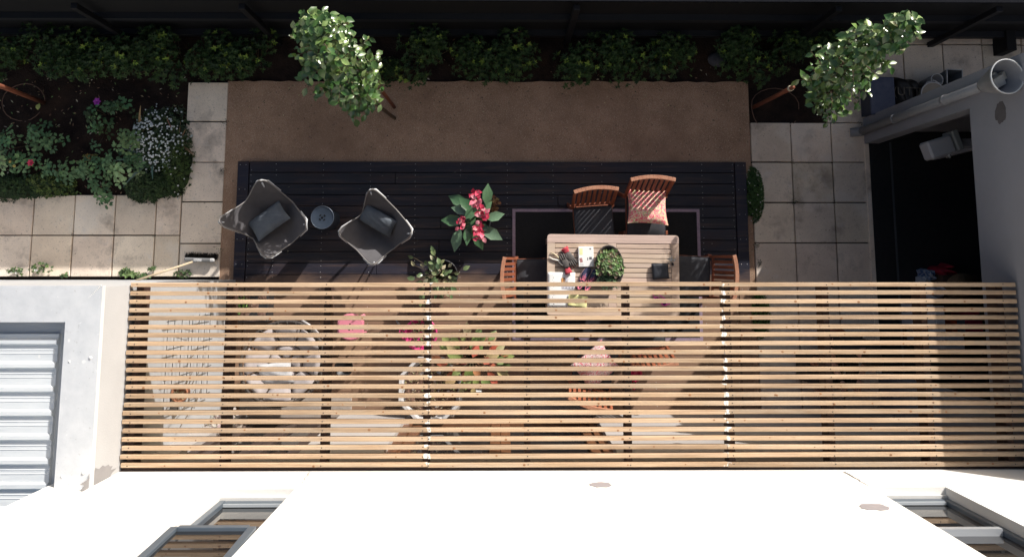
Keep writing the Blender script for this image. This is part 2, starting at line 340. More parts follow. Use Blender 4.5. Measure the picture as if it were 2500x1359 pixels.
# ================================================================ HOUSE
XL = -3.2; ZP = 2.70
ho = thing('house', 'white rendered house wall with tall dark framed windows', 'house', (0, YH, 0))
WT = .32; ZT = 6.6; wz0 = 3.19
LW = (-2.17, -1.603); RW = (2.85, 3.43)   # windows
DX = (P(1000, 1030).x, P(1445, 1030).x)          # garden door opening
g = MB(); g.mi = 0
def wall(x0, x1, z0, z1): g.box(x0, -WT, z0, x1, 0, z1)
x_out = 8.0
wall(XL - .35, x_out, 2.68, wz0)
DX2 = (P(610, 1030).x, P(840, 1030).x)
wall(XL - .35, LW[0], wz0, ZT - 1); wall(LW[1], RW[0], wz0, ZT - 1); wall(RW[1], x_out, wz0, ZT - 1); wall(XL - .35, x_out, ZT - 1, ZT)
# side return of the upper storey
g.box(XL - .35, -5, 3.0, XL - .05, -WT, ZT); g.box(x_out - .3, -5, 0, x_out, -WT, ZT)
g.box(XL - .35, -5.3, 0, x_out, -5, ZT)
g.build('wall', plaster, ho)
g = MB()
for a_, b_2 in ((XL - .35, DX2[0]), (DX2[1], DX[0]), (DX[1], x_out)): wall(a_, b_2, 0, 2.2)
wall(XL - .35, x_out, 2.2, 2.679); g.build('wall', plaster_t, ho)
MB().box(XL - .35, -5, ZT + .002, x_out, 0, ZT + .1).build('roof', galv, ho)
MB().box(XL + .02, -5, 2.6, x_out - .31, -WT - .01, 2.8).build('floor_slab', plaster_g, ho)
MB().box(XL + .02, -5, 0.0, x_out - .31, -WT - .01, .1).build('ground_slab', M('indoor_floor', (.14, .09, .06), rough=.5), ho)
def blob(cx, cz, rx, rz, n=26, seed=1, spiky=.12):
    rr = random.Random(seed); pts = []
    for i in range(n):
        t = 2 * math.pi * i / n; k = 1 + rr.uniform(-spiky, spiky); pts.append((cx + rx * k * math.cos(t), cz + rz * k * math.sin(t)))
    return pts
def facade_pt(px, py):   # height and x where a facade point shows
    w = CM @ Vector(((px - PX) / F, -(py - PY) / F, -1)); t = YH / w.y
    return w.x * t, H + w.z * t
for (px, py, rx, rz, sd) in ((1467, 1183, .085, .07, 3), (2133, 1237, .10, .075, 5)):
    x, z = facade_pt(px, py); pts = blob(x, z, rx, rz, 22, sd, .13)
    g = MB(); n = len(pts); g.add([(a, .001, b) for a, b in pts] + [(a, .004, b) for a, b in pts], [tuple(range(n - 1, -1, -1))[::-1], tuple(range(n, 2 * n))[::-1]] + [(i, (i + 1) % n, n + (i + 1) % n, n + i) for i in range(n)])
    g.build('filler_patch', patchm, ho)
def crack(p1, p2, w=.004, seed=1):
    rr = random.Random(seed); a = facade_pt(*p1); b = facade_pt(*p2); n = 14; g = MB(); pr = None
    for i in range(n + 1):
        t = i / n; x = a[0] + (b[0] - a[0]) * t + rr.uniform(-.008, .008); z = a[1] + (b[1] - a[1]) * t + rr.uniform(-.008, .008); ww = w * (1.2 - t)
        if pr: g.add([(pr[0] - ww, .002, pr[1]), (x - ww, .002, z), (x + ww, .002, z), (pr[0] + ww, .002, pr[1])], [(3, 2, 1, 0)])
        pr = (x, z)
    g.build('crack', crackm, ho)
crack((2060, 1151), (2122, 1186), .010, 2); crack((756, 1152), (733, 1184), .004, 4)
frame_m = M('window_frame_slate', (.075, .095, .12), (.065, .085, .11), rough=.35, spec=.5)
alum = M('aluminium', (.45, .48, .52), rough=.35, metallic=.5)
glass = M('window_glass', (.012, .012, .013), rough=.02, spec=1.0); glass.node_tree.nodes['Principled BSDF'].inputs['IOR'].default_value = 1.65
reveal = M('reveal_grey', (.52, .52, .51), (.47, .47, .46), scale=6, rough=.85, spec=.2)
def window(x0, x1, left):
    w = None
    fy = -.075; t = .05
    # render sill strip behind the frame line
    root = MB().box(x0 + .001, fy - .07, wz0 + .001, x1 - .001, fy - .012 + .03, wz0 + .028).build('window_sill', reveal, ho)
    fr = MB()
    zb = wz0 + .03; zm = wz0 + .86; zt = ZT - 1.02
    for a, b in ((x0 + .003, x0 + t), (x1 - t, x1 - .003)): fr.box(a, fy - .07, zb, b, fy, zt)
    fr.box(x0 + t + .001, fy - .068, zb + .001, x1 - t - .001, fy - .002, zb + t); fr.box(x0 + t + .001, fy - .068, zt - t, x1 - t - .001, fy - .002, zt)
    wn = fr.build('window', frame_m, ho); bevelmod(wn, .004)
    MB().box(x0 + t - .004, fy - .045, zb + t, x1 - t + .004, fy - .035, zt - t).build('pane', glass, wn)
    MB().box(x0 + t + .002, fy - .03, zb + t + .001, x1 - t - .002, fy - .008, zb + t + .02).build('bead', M('bead_grey', (.3, .33, .36), rough=.4), wn)
    if left:   # upper awning sash standing a little open
        s = MB(); z0 = zm + .06; z1 = zt - .05; yb = .0; yt = fy + .0
        def q(x, f, d): return (x, (yb + (yt - yb) * f) + d, z0 + (z1 - z0) * f)
        s.beam(q(x0 + .03, 0, 0), q(x0 + .03, 1, 0), .05, .045, up=(0, 1, 0)); s.beam(q(x1 - .03, 0, 0), q(x1 - .03, 1, 0), .05, .045, up=(0, 1, 0))
        s.beam(q(x0 + .056, .0, 0), q(x1 - .056, .0, 0), .045, .05); s.beam(q(x0 + .056, 1, 0), q(x1 - .056, 1, 0), .045, .05)
        so = s.build('sash', frame_m, wn); bevelmod(so, .004)
        p = MB(); a, b, c, d = q(x0 + .05, .005, 0), q(x1 - .05, .005, 0), q(x1 - .05, .995, 0), q(x0 + .05, .995, 0)
        p.add([a, b, c, d, *[(v[0], v[1] - .008, v[2]) for v in (a, b, c, d)]], [(3, 2, 1, 0), (4, 5, 6, 7), (0, 1, 5, 4), (1, 2, 6, 5), (2, 3, 7, 6), (3, 0, 4, 7)]); p.build('pane', glass, so)
    else:
        zz = wz0 + .72
        MB().box(x0 + t + .002, fy - .06, zz, x1 - t - .002, fy + .012, zz + .045).build('transom', alum, wn)
window(*LW, True); window(*RW, False)
# room behind the upper windows
MB().box(XL, -3.4, 2.82, 7.6, -3.3, ZT - .1).build('inner_wall', plaster_g, ho)
# garden door
wood_or = M('door_timber', (.15, .065, .03), (.10, .045, .022), scale=10, rough=.45, stretch=(1, 1, .2), spec=.4)
wood_dk = M('door_dark', (.05, .035, .03), (.04, .028, .025), rough=.5)
for DX_, wm in ((DX, wood_or), (DX2, wood_dk)):
  dr = MB(); x0, x1 = DX_
  for a in (x0, x1 - .09): dr.box(a, -.16, .1, a + .09, -.05, 2.195)
  dr.box(x0 + .091, -.159, 2.1, x1 - .091, -.051, 2.194); dr.box(x0 + .091, -.159, .1, x1 - .091, -.051, .16)
  mid = (x0 + x1) / 2
  do = dr.build('garden_door', wm, ho)
  for a, b in ((x0 + .095, mid - .003), (mid + .003, x1 - .095)):
      lf = MB()
      for c in (a, b - .1): lf.box(c, -.14, .165, c + .1, -.075, 2.095)
      lf.box(a + .101, -.139, .166, b - .101, -.076, .4); lf.box(a + .101, -.139, 1.98, b - .101, -.076, 2.094)
      l = lf.build('door_leaf', wm, do); MB().box(a + .09, -.115, .395, b - .09, -.105, 1.985).build('pane', glass, l)
  MB().box(x0 - .1, -.1, .035, x1 + .1, .22, .098, b=.006).build('doorstep', M('step_stone', (.35, .31, .28), (.3, .26, .23), rough=.9, bump=.3), ho)
# ================================================================ LEFT BUILDING
YLF = -.17; ZL = 3.13; xo = XL
lb = thing('neighbour_building', 'low white building with galvanised parapet capping and corrugated roof', 'building', (xo, YLF, 0))
g = MB(); LX = -6.5
g.box(LX, -.28, 0, 0, 0, ZL); g.box(-.28, YH - YLF + .0, 0, 0, -.28, ZL); g.box(LX, -7, 0, LX + .3, -.28, ZL)
g.build('wall', plaster_n, lb)
# damp stain low on the side wall seen from above
st_ = MB(); c = blob(-1.5, 3.02, .085, .24, 30, 8, .2)
n = len(c); st_.add([(.002, a, b) for a, b in c], [tuple(range(n))]); st_.build('damp_stain', M('stain', (.235, .23, .235), (.2, .195, .20), rough=.95), lb)
cw = .275; zc = ZL + .032
g = MB()   # capping: mitred, sloping inward
g.add([(LX, .012, zc), (.012, .012, zc), (-cw, -cw, zc - .02), (LX, -cw, zc - .02), (LX, .012, zc - .05), (.012, .012, zc - .05), (-cw, -cw, zc - .22), (LX, -cw, zc - .22)],
      [(3, 2, 1, 0), (0, 1, 5, 4), (2, 3, 7, 6)])
g.add([(.012, .0118, zc), (.012, -7, zc), (-cw, -7, zc - .02), (-cw, -cw + .0002, zc - .02), (.012, .0118, zc - .05), (.012, -7, zc - .05), (-cw, -cw, zc - .22), (-cw, -7, zc - .22)],
      [(0, 3, 2, 1), (0, 1, 5, 4), (3, 6, 7, 2)])
cp = g.build('parapet_capping', galv, lb)
g = MB()
for i in range(26):
    t = i / 26; g.lathe([(.006, 0), (.004, .004)], (.0 - cw * t, -cw * t + .012, zc - .03 * t), 6)
for y_ in (-.55, -1.42): g.lathe([(.014, 0), (.010, .006)], (-.05, y_, zc - .004), 8); g.lathe([(.014, 0), (.010, .006)], (-.22, y_ - .03, zc - .020), 8)
for x_ in (-.9,): g.lathe([(.014, 0), (.010, .006)], (x_, -.06, zc - .004), 8); g.lathe([(.012, 0), (.009, .006)], (x_ + .1, -.24, zc - .023), 8)
g.build('rivets', M('sealant_white', (.7, .7, .68), rough=.6), cp)
MB().box(-cw - .11, -7, zc - .17, -cw - .001, -cw - .002, zc - .15).build('flashing', M('flashing_grey', (.46, .49, .52), rough=.5), lb)
MB().box(LX, -cw - .11, zc - .17, -cw - .111, -cw - .002, zc - .15).build('flashing', M('flashing_grey', (.46, .49, .52)), lb)
g = MB(); prof = []; y = -cw - .1; rp = .185
zr = zc - .12
while y > -7:
    prof += [(y, zr), (y - .03, zr), (y - .045, zr + .022), (y - .075, zr + .022), (y - .09, zr)]; 
    for q in (.12, .15): prof += [(y - q, zr), (y - q - .004, zr + .004), (y - q - .008, zr)]
    y -= rp
xa, xb = LX, -cw - .1
vs = [(xa, a, b) for a, b in prof] + [(xb, a, b) for a, b in prof] + [(xb, a, zr - .04) for a, b in prof]; n = len(prof)
g.add(vs, [(i, i + n, i + n + 1, i + 1) for i in range(n - 1)] + [(i + n, i + 2 * n, i + 2 * n + 1, i + n + 1) for i in range(n - 1)]); g.build('corrugated_roof', roofm, lb)
# neighbour further left: nothing the photo shows
# ================================================================ RIGHT WING
rw = thing('house_wing', 'grey shaded wing of the house with a wide open dark doorway', 'building', (XW, 0, 0))
yc1 = P(2126, 290).y; yc0 = P(2126, 352).y; ZO = 2.19; yo = -1.27; ZW = 3.19
g = MB(); T = .17
g.box(0, yc0, 0, T, yc1, ZO); g.box(0, YH + .001, 0, T, yo, ZO); g.box(0, YH + .001, ZO, T, yc1, ZW); 
g.box(T, yc1 - T, 0, 3.5, yc1, ZW); g.box(3.2, YH + .001, 0, 3.5, yc1 - T, ZW); g.box(T, YH + .001, 0, 3.2, YH + .12, ZW)
g.build('wall', plaster_g, rw)
MB().box(T + .001, YH + .13, 2.5, 3.19, yc1 - T - .001, 2.62).build('ceiling', plaster_g, rw)
MB().box(-.01, YH + .0, ZW + .001, 3.52, yc1 + .01, ZW + .05).build('roof_capping', galv, rw)
MB().box(.02, YH + .13, .0, 3.19, yc1 - T - .001, .045).build('indoor_floor', M('black_floor', (.012, .013, .014), (.02, .02, .021), scale=20, rough=.5, speck=((.2, .2, .2), 60, .76)), rw)
MB().box(.30, YH + .13, .0455, .325, yc1 - .3, .05).build('door_track', M('track_grey', (.06, .065, .07), rough=.5), rw)
c = []; rr = random.Random(4)
xp_, zp_ = 0, 0
# filler patch on the wing's face
w = CM @ Vector(((2443 - PX) / F, -(275 - PY) / F, -1)); t = XW / w.x; yy, zz = w.y * t, H + w.z * t
c = blob(yy, zz, .10, .075, 24, 11, .12); n = len(c); g = MB(); g.add([(-.003, a, b) for a, b in c] + [(0, a, b) for a, b in c], [tuple(range(n))[::-1]] + [(i, (i + 1) % n, n + (i + 1) % n, n + i) for i in range(n)]); g.build('filler_patch', patchd, rw)
# downpipe + rain head, one thing fixed to the column
dp = thing('downpipe', 'round grey downpipe with an open conical rain head full of debris', 'downpipe', (XW - .07, P(2110, 325).y, 0))
pg = M('pipe_grey', (.20, .205, .22), (.17, .175, .19), rough=.5)
g = MB(); g.tube([(0, 0, .09), (0, 0, 2.70)], .048, 14); g.tube([(-.10, 0, .03), (-.04, 0, .05), (-.005, 0, .09), (0, 0, .14)], .055, 14); g.build('pipe', pg, dp)
for z in (.9, 1.9): MB().tube([(0, 0, z), (0, 0, z + .05)], .054, 14).build('pipe_bracket', pg, dp)
g = MB(); g.lathe([(.055, 2.62), (.075, 2.68), (.14, 2.94), (.147, 2.945), (.147, 2.96), (.137, 2.96), (.135, 2.94), (.06, 2.72), (.0, 2.715)], (-.06, -.02, 0), 28, sy=1.05); rh = g.build('rain_head', pg, dp)
g = MB(); g.tube([(-.06 + .142 * math.cos(t * math.pi / 14), -.02 + .150 * math.sin(t * math.pi / 14), 2.962) for t in range(28)], .006, 6, closed=True); g.build('rim', M('rim_white', (.42, .44, .45), rough=.5), rh)
g = MB(); g.T = Matrix.Translation((-.06, -.02, 2.80)) @ Matrix.Rotation(.5, 4, 'Z') @ Matrix.Rotation(.3, 4, 'X'); g.box(-.05, -.05, 0, .05, .04, .05); g.box(.055, -.02, 0, .09, .05, .03)
for i in range(25): g.box(*[v for v in (lambda a, b: (a, b, -.02, a + .02, b + .015, 0))(U(-.07, .07), U(-.08, .07))])
g.build('debris', M('debris_pale', (.42, .42, .40), (.25, .24, .2), rough=.9), rh)
# wall-mounted tap box inside the doorway
q = P(2310, 350, 1.2)
wl = thing('wall_light_arm', 'grey box shaped outdoor heater on a flat arm in the doorway', 'heater', (q.x, q.y, 1.15))
g = MB(); g.T = Matrix.Rotation(.3, 4, 'Z'); g.box(-.26, -.12, 0, .02, .08, .16, b=.02); g.build('head', M('box_grey', (.28, .28, .30), rough=.5), wl)
g = MB(); g.T = Matrix.Rotation(.3, 4, 'Z'); g.box(.021, -.11, .0, .09, .11, .19, b=.01); g.build('bracket', M('box_grey2', (.15, .16, .16), rough=.5), wl)
g = MB(); g.box(.09, -.05, .03, .62, .05, .08, b=.01); g.build('arm', M('box_grey3', (.2, .2, .22)), wl)
g = MB(); g.tube([(-.03, -.13, .13), (0, -.16, .1), (.03, -.13, .06), (.01, -.15, .02)], .012, 6); g.build('valve', alum, wl)
g = MB(); g.beam((.5, 0, -1.12), (.5, 0, .03), .05, .05); g.build('stand', M('box_grey3', (.2, .2, .22)), wl)
# ================================================================ PERGOLA
pe = thing('pergola', 'timber pergola of close set horizontal battens over the terrace', 'pergola', (0, 0, 0))
y_first = P(1250, 694.5, ZP).y; y_last = P(1250, 1134.5, ZP).y; NS = 22
xj = [XL + .012, P(1047, 900, ZP).x, P(1770, 900, ZP).x, XW - .02]
for j in (1, 2): overlay(slatm, (.85, .82, .78), band_fac(0, xj[j], .012, wob=.045, nscale=16, top=.85))
xraf = [XL + .07] + [P(x, 720, 2.55).x for x in (570, 806, 1047, 1286, 1525, 1767, 2003, 2238)] + [XW - .14]
for x in xraf:
    MB().box(x - .026, y_last - .02, ZP - .045 - .15, x + .026, y_first + .01, ZP - .0465).build('rafter', rafterm, pe)
MB().box(XL + .001, y_last - .055, ZP - .045 - .15, XW - .001, y_last - .021, ZP - .05).build('ledger', rafterm, pe)
sd = M('screw_dark', (.06, .05, .045), rough=.5)
rj = random.Random(12)
for i in range(NS):
    yc = y_first + (y_last - y_first) * i / (NS - 1)
    for k in range(3):
        a, b = xj[k] + .0025, xj[k + 1] - .0025
        if k == 0: a -= .03 * 0 - rj.uniform(-.008, .008)
        if k == 2: b += rj.uniform(-.012, .004)
        g = MB(); dy = rj.uniform(-.002, .002); dz = rj.uniform(-.001, .001); ht = .041; L_ = b - a; e1, e2 = rj.uniform(-.003, .003), rj.uniform(-.003, .003)
        ns = 8; vs = []; wb = rj.uniform(-.003, .003)
        for q in range(ns + 1):
            x = a + L_ * q / ns; yy = yc + dy + e1 * (1 - q / ns) + e2 * q / ns + wb * math.sin(math.pi * q / ns)
            w2 = .0178
            vs += [(x, yy - w2, ZP - .045 + dz), (x, yy + w2, ZP - .045 + dz), (x, yy + w2, ZP - .003 + dz), (x, yy + w2 - .003, ZP + dz), (x, yy - w2 + .003, ZP + dz), (x, yy - w2, ZP - .003 + dz)]
        fs = [tuple(range(6)), tuple(ns * 6 + 5 - t for t in range(6))]
        for q in range(ns):
            for t in range(6): fs.append((q * 6 + t, (q + 1) * 6 + t, (q + 1) * 6 + (t + 1) % 6, q * 6 + (t + 1) % 6))
        g.add(vs, fs, mi=0)
        for x in xraf:
            for xx_ in ([x] if all(abs(x - j) > .05 for j in xj[1:3]) else ([x - .022] if k < 2 and abs(x - xj[k + 1]) < .05 else []) + ([x + .03] if k > 0 and abs(x - xj[k]) < .05 else [])):
                if a < xx_ < b: g.lathe([(.0055, ZP + dz + .0002), (.0055, ZP + dz + .0012)], (xx_ + rj.uniform(-.006, .006), yc + rj.uniform(-.005, .005), 0), 6, mi=1)
        # knots
        for _ in range(rj.randint(1, 4)):
            x = rj.uniform(a + .1, b - .1); kr = rj.uniform(.004, .010)
            g.lathe([(kr, ZP + dz + .0002), (kr * .9, ZP + dz + .0006)], (x, yc + rj.uniform(-.008, .008), 0), 8, mi=2, sx=1.3)
        g.build('slat', [slatm, sd, M('knot', (.30, .15, .07), (.2, .1, .05), rough=.7)], pe)
# ================================================================ FURNITURE
def cushion_mesh(w, d, th, n=14, pinch=.06, puff=3.0, wr=0, seed=0, square=False):
    mb = MB(); rr = random.Random(seed); ph = [(rr.uniform(2, 9), rr.uniform(2, 9), rr.uniform(0, 6)) for _ in range(5)]
    def f(sgn):
        def g(u, v):
            a, b = 2 * u - 1, 2 * v - 1
            x = a * w / 2 * (1 - pinch * (1 - abs(b) ** 2) * abs(a) ** 3); y = b * d / 2 * (1 - pinch * (1 - abs(a) ** 2) * abs(b) ** 3)
            e = max(0, (1 - abs(a) ** puff) * (1 - abs(b) ** puff)) ** .5
            z = sgn * th / 2 * e
            if wr: z += sgn * wr * e * sum(math.sin(p * a * 2 + q * b * 2 + r) for p, q, r in ph) / 3
            if square: z = sgn * th / 2 * (1 if max(abs(a), abs(b)) < .999 else .55)
            return Vector((x, y, z))
        return g
    mb.grid(f(1), n, n); mb.grid(lambda u, v: f(-1)(1 - u, v), n, n)
    return mb
def pat_mat(name, base, cols, scale=26):
    m = M(name, base, tuple(c * .8 for c in base), scale=9, rough=.9, bump=.2, bscale=200)
    for i, (c, sc, lo_) in enumerate(cols):
        def f(N, L, sc=sc, lo_=lo_, i=i):
            t = N.new('ShaderNodeTexCoord'); mp = N.new('ShaderNodeMapping'); mp.inputs['Location'].default_value = (i * 3.1, i * 1.7, 0); L.new(t.outputs['Object'], mp.inputs[0])
            v = N.new('ShaderNodeTexVoronoi'); v.inputs['Scale'].default_value = sc; L.new(mp.outputs[0], v.inputs[0])
            w = N.new('ShaderNodeMath'); w.operation = 'SINE'; a = N.new('ShaderNodeMath'); a.operation = 'MULTIPLY'; a.inputs[1].default_value = 16; L.new(v.outputs['Distance'], a.inputs[0]); L.new(a.outputs[0], w.inputs[0])
            r = N.new('ShaderNodeMapRange'); r.inputs[1].default_value = lo_; r.inputs[2].default_value = lo_ + .15; L.new(w.outputs[0], r.inputs[0]); return r.outputs[0]
        overlay(m, c, f)
    return m
pink_pat = pat_mat('paisley_pink', (.72, .13, .16), [((.70, .52, .30), 11, .45), ((.72, .22, .26), 19, .5), ((.36, .46, .22), 7, .86), ((.72, .58, .46), 30, .7)])
pink_flo = pat_mat('floral_pink', (.62, .42, .40), [((.58, .10, .15), 14, .3), ((.70, .62, .58), 26, .5), ((.16, .10, .16), 34, .8)])
SEAT = ZD + .44
def dining_chair():
    c = thing('dining_chair', 'x', 'chair')
    g = MB(); w, d = .46, .45
    for s in (-1, 1): g.box(s * w / 2 - s * .032, -d / 2, .385, s * w / 2, d / 2, .425)
    g.box(-w / 2 + .033, d / 2 - .03, .386, w / 2 - .033, d / 2, .424); g.box(-w / 2 + .033, -d / 2, .386, w / 2 - .033, -d / 2 + .03, .424)
    for i in range(8): y = -d / 2 + .05 + i * .049; g.box(-w / 2 + .0335, y, .40, w / 2 - .0335, y + .032, .418)
    bevelmod(g.build('seat_frame', teak, c), .003)
    for s in (-1, 1):
        g = MB(); x = s * (w / 2 + .013); g.beam((x, d / 2 - .02, 0), (x, d / 2 - .02, .41), .026, .045, up=(0, 1, 0)); bevelmod(g.build('leg', teak, c), .003)
        g = MB(); g.beam((x, -d / 2 - .06, 0), (x, -d / 2 + .01, .42), .026, .045, up=(0, 1, 0)); bevelmod(g.build('leg', teak, c), .003)
    # back leaning away
    bk = MB()
    def B(t, x): return Vector((x, -d / 2 + .0 - .13 * t - .03 * (1 - (2 * x / w) ** 2) * t, .43 + .47 * t))
    for s in (-1, 1): bk.beam(B(0, s * w / 2), B(1, s * w / 2), .028, .045, up=(0, 1, 0))
    n = 8
    for t, hh in ((.10, .04),):
        for i in range(n): 
            xa, xb = -w / 2 + .015 + (w - .03) * i / n, -w / 2 + .015 + (w - .03) * (i + 1) / n; bk.beam(B(t, xa), B(t, xb), .022, hh)
    for i in range(7):
        x = -w / 2 + .058 + i * (w - .116) / 6; bk.beam(B(.12, x), B(.97, x), .036, .012, up=(0, 1, 0))
    bo = bk.build('backrest', teak, c); bevelmod(bo, .002)
    tr = MB()
    for i in range(12):
        xa, xb = -w / 2 - .016 + (w + .032) * i / 12, -w / 2 - .016 + (w + .032) * (i + 1) / 12
        tr.beam(B(1.0, xa), B(1.0, xb), .042, .055)
    bevelmod(tr.build('top_rail', M('teak_worn', (.42, .21, .13), (.34, .15, .09), scale=14, rough=.55), bo), .003)
    g = cushion_mesh(.45, .45, .045, 10, .02, 8); cu = g.build('seat_cushion', cushd, c, (0, .01, .448)); 
    p = MB(); p.tube([(.22 * a, .22 * b, .004) for a, b in ((-1, -1), (0, -1.01), (1, -1), (1.01, 0), (1, 1), (0, 1.01), (-1, 1), (-1.01, 0))], .004, 5, closed=True); p.build('piping', M('piping', (.03, .03, .034)), cu)
    t = MB()
    for s in (-1, 1): t.tube([(s * .19, -.21, .002), (s * .2, -.245, -.008), (s * .21, -.255, -.06), (s * .2, -.26, -.11)], .004, 5)
    t.build('tie', M('piping', (.03, .03, .034)), cu)
    return c
DC = 'slatted wooden chairs round the dining table'
def at(px, py, z, zz=ZD): p = P(px, py, z); return (p.x, p.y, zz)
ch0 = dining_chair()
A_ = at(1450, 549, SEAT); ch0.location = A_; ch0.rotation_euler = (0, 0, R(184)); ch0['label'] = 'empty slatted wooden chair with striped sunlight on its cushion, left of the cushioned chair'; ch0['group'] = DC
chB = dup(ch0, at(1577, 524, SEAT), R(180), 'slatted wooden chair holding the pink paisley pillow', DC)
chC = dup(ch0, at(1308, 680, SEAT), R(-90 + 1), 'slatted wooden chair at the end of the table by the shears and magazine', DC)
chD = dup(ch0, at(1687, 673, SEAT), R(87), 'slatted wooden chair at the end of the table by the keys', DC)
chE = dup(ch0, at(1452, 893, SEAT), R(-17), 'angled slatted wooden chair under the pergola holding a floral pillow', DC)
chF = dup(ch0, at(1573, 800, SEAT), R(4), 'slatted wooden chair pushed in under the pergola beside the pink watering can', DC)
pl = tag(cushion_mesh(.46, .44, .15, 18, .09, 2.6, .004, 3).build('throw_pillow', pink_pat), 'pink and orange paisley pillow leaning on a slatted chair', 'pillow', 'throw pillows on chairs')
q = P(1580, 507, ZD + .60); pl.location = (q.x, q.y + .01, ZD + .60); pl.rotation_euler = (R(-22), 0, R(-3))
pl = tag(cushion_mesh(.45, .43, .17, 18, .12, 2.4, .005, 4).build('throw_pillow', pink_flo), 'floral pink and white pillow on the angled chair under the pergola', 'pillow', 'throw pillows on chairs')
q = P(1454, 893, ZD + .6); pl.location = (q.x, q.y, ZD + .585); pl.rotation_euler = (R(25), R(6), R(38))
# ---- rug
r0 = P(1251, 510, ZD); r1 = P(1707, 510, ZD); yb = P(1480, 832, ZD).y
rug = thing('outdoor_rug', 'black outdoor rug with a lilac border under the dining table', 'rug', (r0.x, yb, ZD + .003))
w, d = r1.x - r0.x, r0.y - yb; bw = .036
g = MB(); g.box(bw, bw, 0, w - bw, d - bw, .007); g.build('mat', M('rug_black', (.010, .011, .012), (.016, .016, .018), scale=60, rough=.9, bump=.5, bscale=300), rug)
g = MB(); g.box(0, 0, 0, w, bw - .0005, .008); g.box(0, d - bw + .0005, 0, w, d, .008); g.box(0, bw, 0, bw - .0005, d - bw, .008); g.box(w - bw + .0005, bw, 0, w, d - bw, .008)
g.build('border', M('rug_lilac', (.34, .26, .32), (.25, .19, .24), scale=40, rough=.95, bump=.3, bscale=260), rug)
# ---- table
ZT2 = ZD + .75
t0 = P(1335, 573, ZT2); t1 = P(1656, 573, ZT2); tb = P(1495, 771, ZT2)
tw, td = t1.x - t0.x, t0.y - tb.y; tc = Vector(((t0.x + t1.x) / 2, (t0.y + tb.y) / 2, ZD)); TZ = R(-.6)
tab = thing('dining_table', 'weathered slatted wooden dining table covered with garden things', 'table', tc, TZ)
def wt(v=.12): k = U(1 - v, 1 + v); return (k, k * U(.97, 1.03), k * U(.94, 1.06))
g = MB(); hw, hd = tw / 2, td / 2; fr = .095; zt0, zt1 = .72, .75
def rr_corner(x, y, sx, sy, r=.035, n=6): return [(x - sx * r + sx * r * math.sin(a), y - sy * r + sy * r * math.cos(a)) for a in [math.pi / 2 * i / n for i in range(n + 1)]]
top = rr_corner(-hw, hd, -1, 1)[::-1] + rr_corner(hw, hd, 1, 1); top = [(-hw, hd - fr)] + top + [(hw, hd - fr)]
g.prism(top, zt0, zt1, tint=wt(.05)); g.prism([(x, -y) for x, y in top], zt0, zt1, tint=wt(.05))
g.box(-hw, -hd + fr + .0015, zt0, -hw + .085, hd - fr - .0015, zt1, tint=wt(.05)); g.box(hw - .085, -hd + fr + .0015, zt0, hw, hd - fr - .0015, zt1, tint=wt(.05))
cx = -.01; cl = (cx - .045, cx + .045); g.box(cl[0], -hd + fr + .0015, zt0, cl[1], hd - fr - .0015, zt1 - .001, tint=wt(.05))
fo = g.build('frame', tablew, tab); bevelmod(fo, .004)
ns = 13; L0 = -hd + fr + .004; step = (2 * (hd - fr) - .008) / ns
for a, b in ((-hw + .087, cl[0] - .002), (cl[1] + .002, hw - .087)):
    for i in range(ns):
        s = MB(); s.box(a, L0 + i * step + .0035, zt0 + .006, b, L0 + (i + 1) * step - .0035, zt1 - .003, b=.002, tint=wt(.13)); s.build('slat', tablew, tab)
for sx in (-1, 1):
    for sy in (-1, 1):
        s = MB(); s.box(sx * (hw - .06) - .035, sy * (hd - .06) - .035, 0, sx * (hw - .06) + .035, sy * (hd - .06) + .035, .66, b=.004); s.build('leg', tablew, tab)
s = MB()
for sx in (-1, 1): s.box(sx * (hw - .07) - .012, -hd + .1, .62, sx * (hw - .07) + .012, hd - .1, zt0 - .001)
for sy in (-1, 1): s.box(-hw + .1, sy * (hd - .07) - .012, .62, hw - .1, sy * (hd - .07) + .012, zt0 - .001)
s.build('apron', tablew, tab)
TT = ZT2 + .0005
def tp(px, py, h=0): p = P(px, py, TT + h); return Vector((p.x, p.y, TT + h))
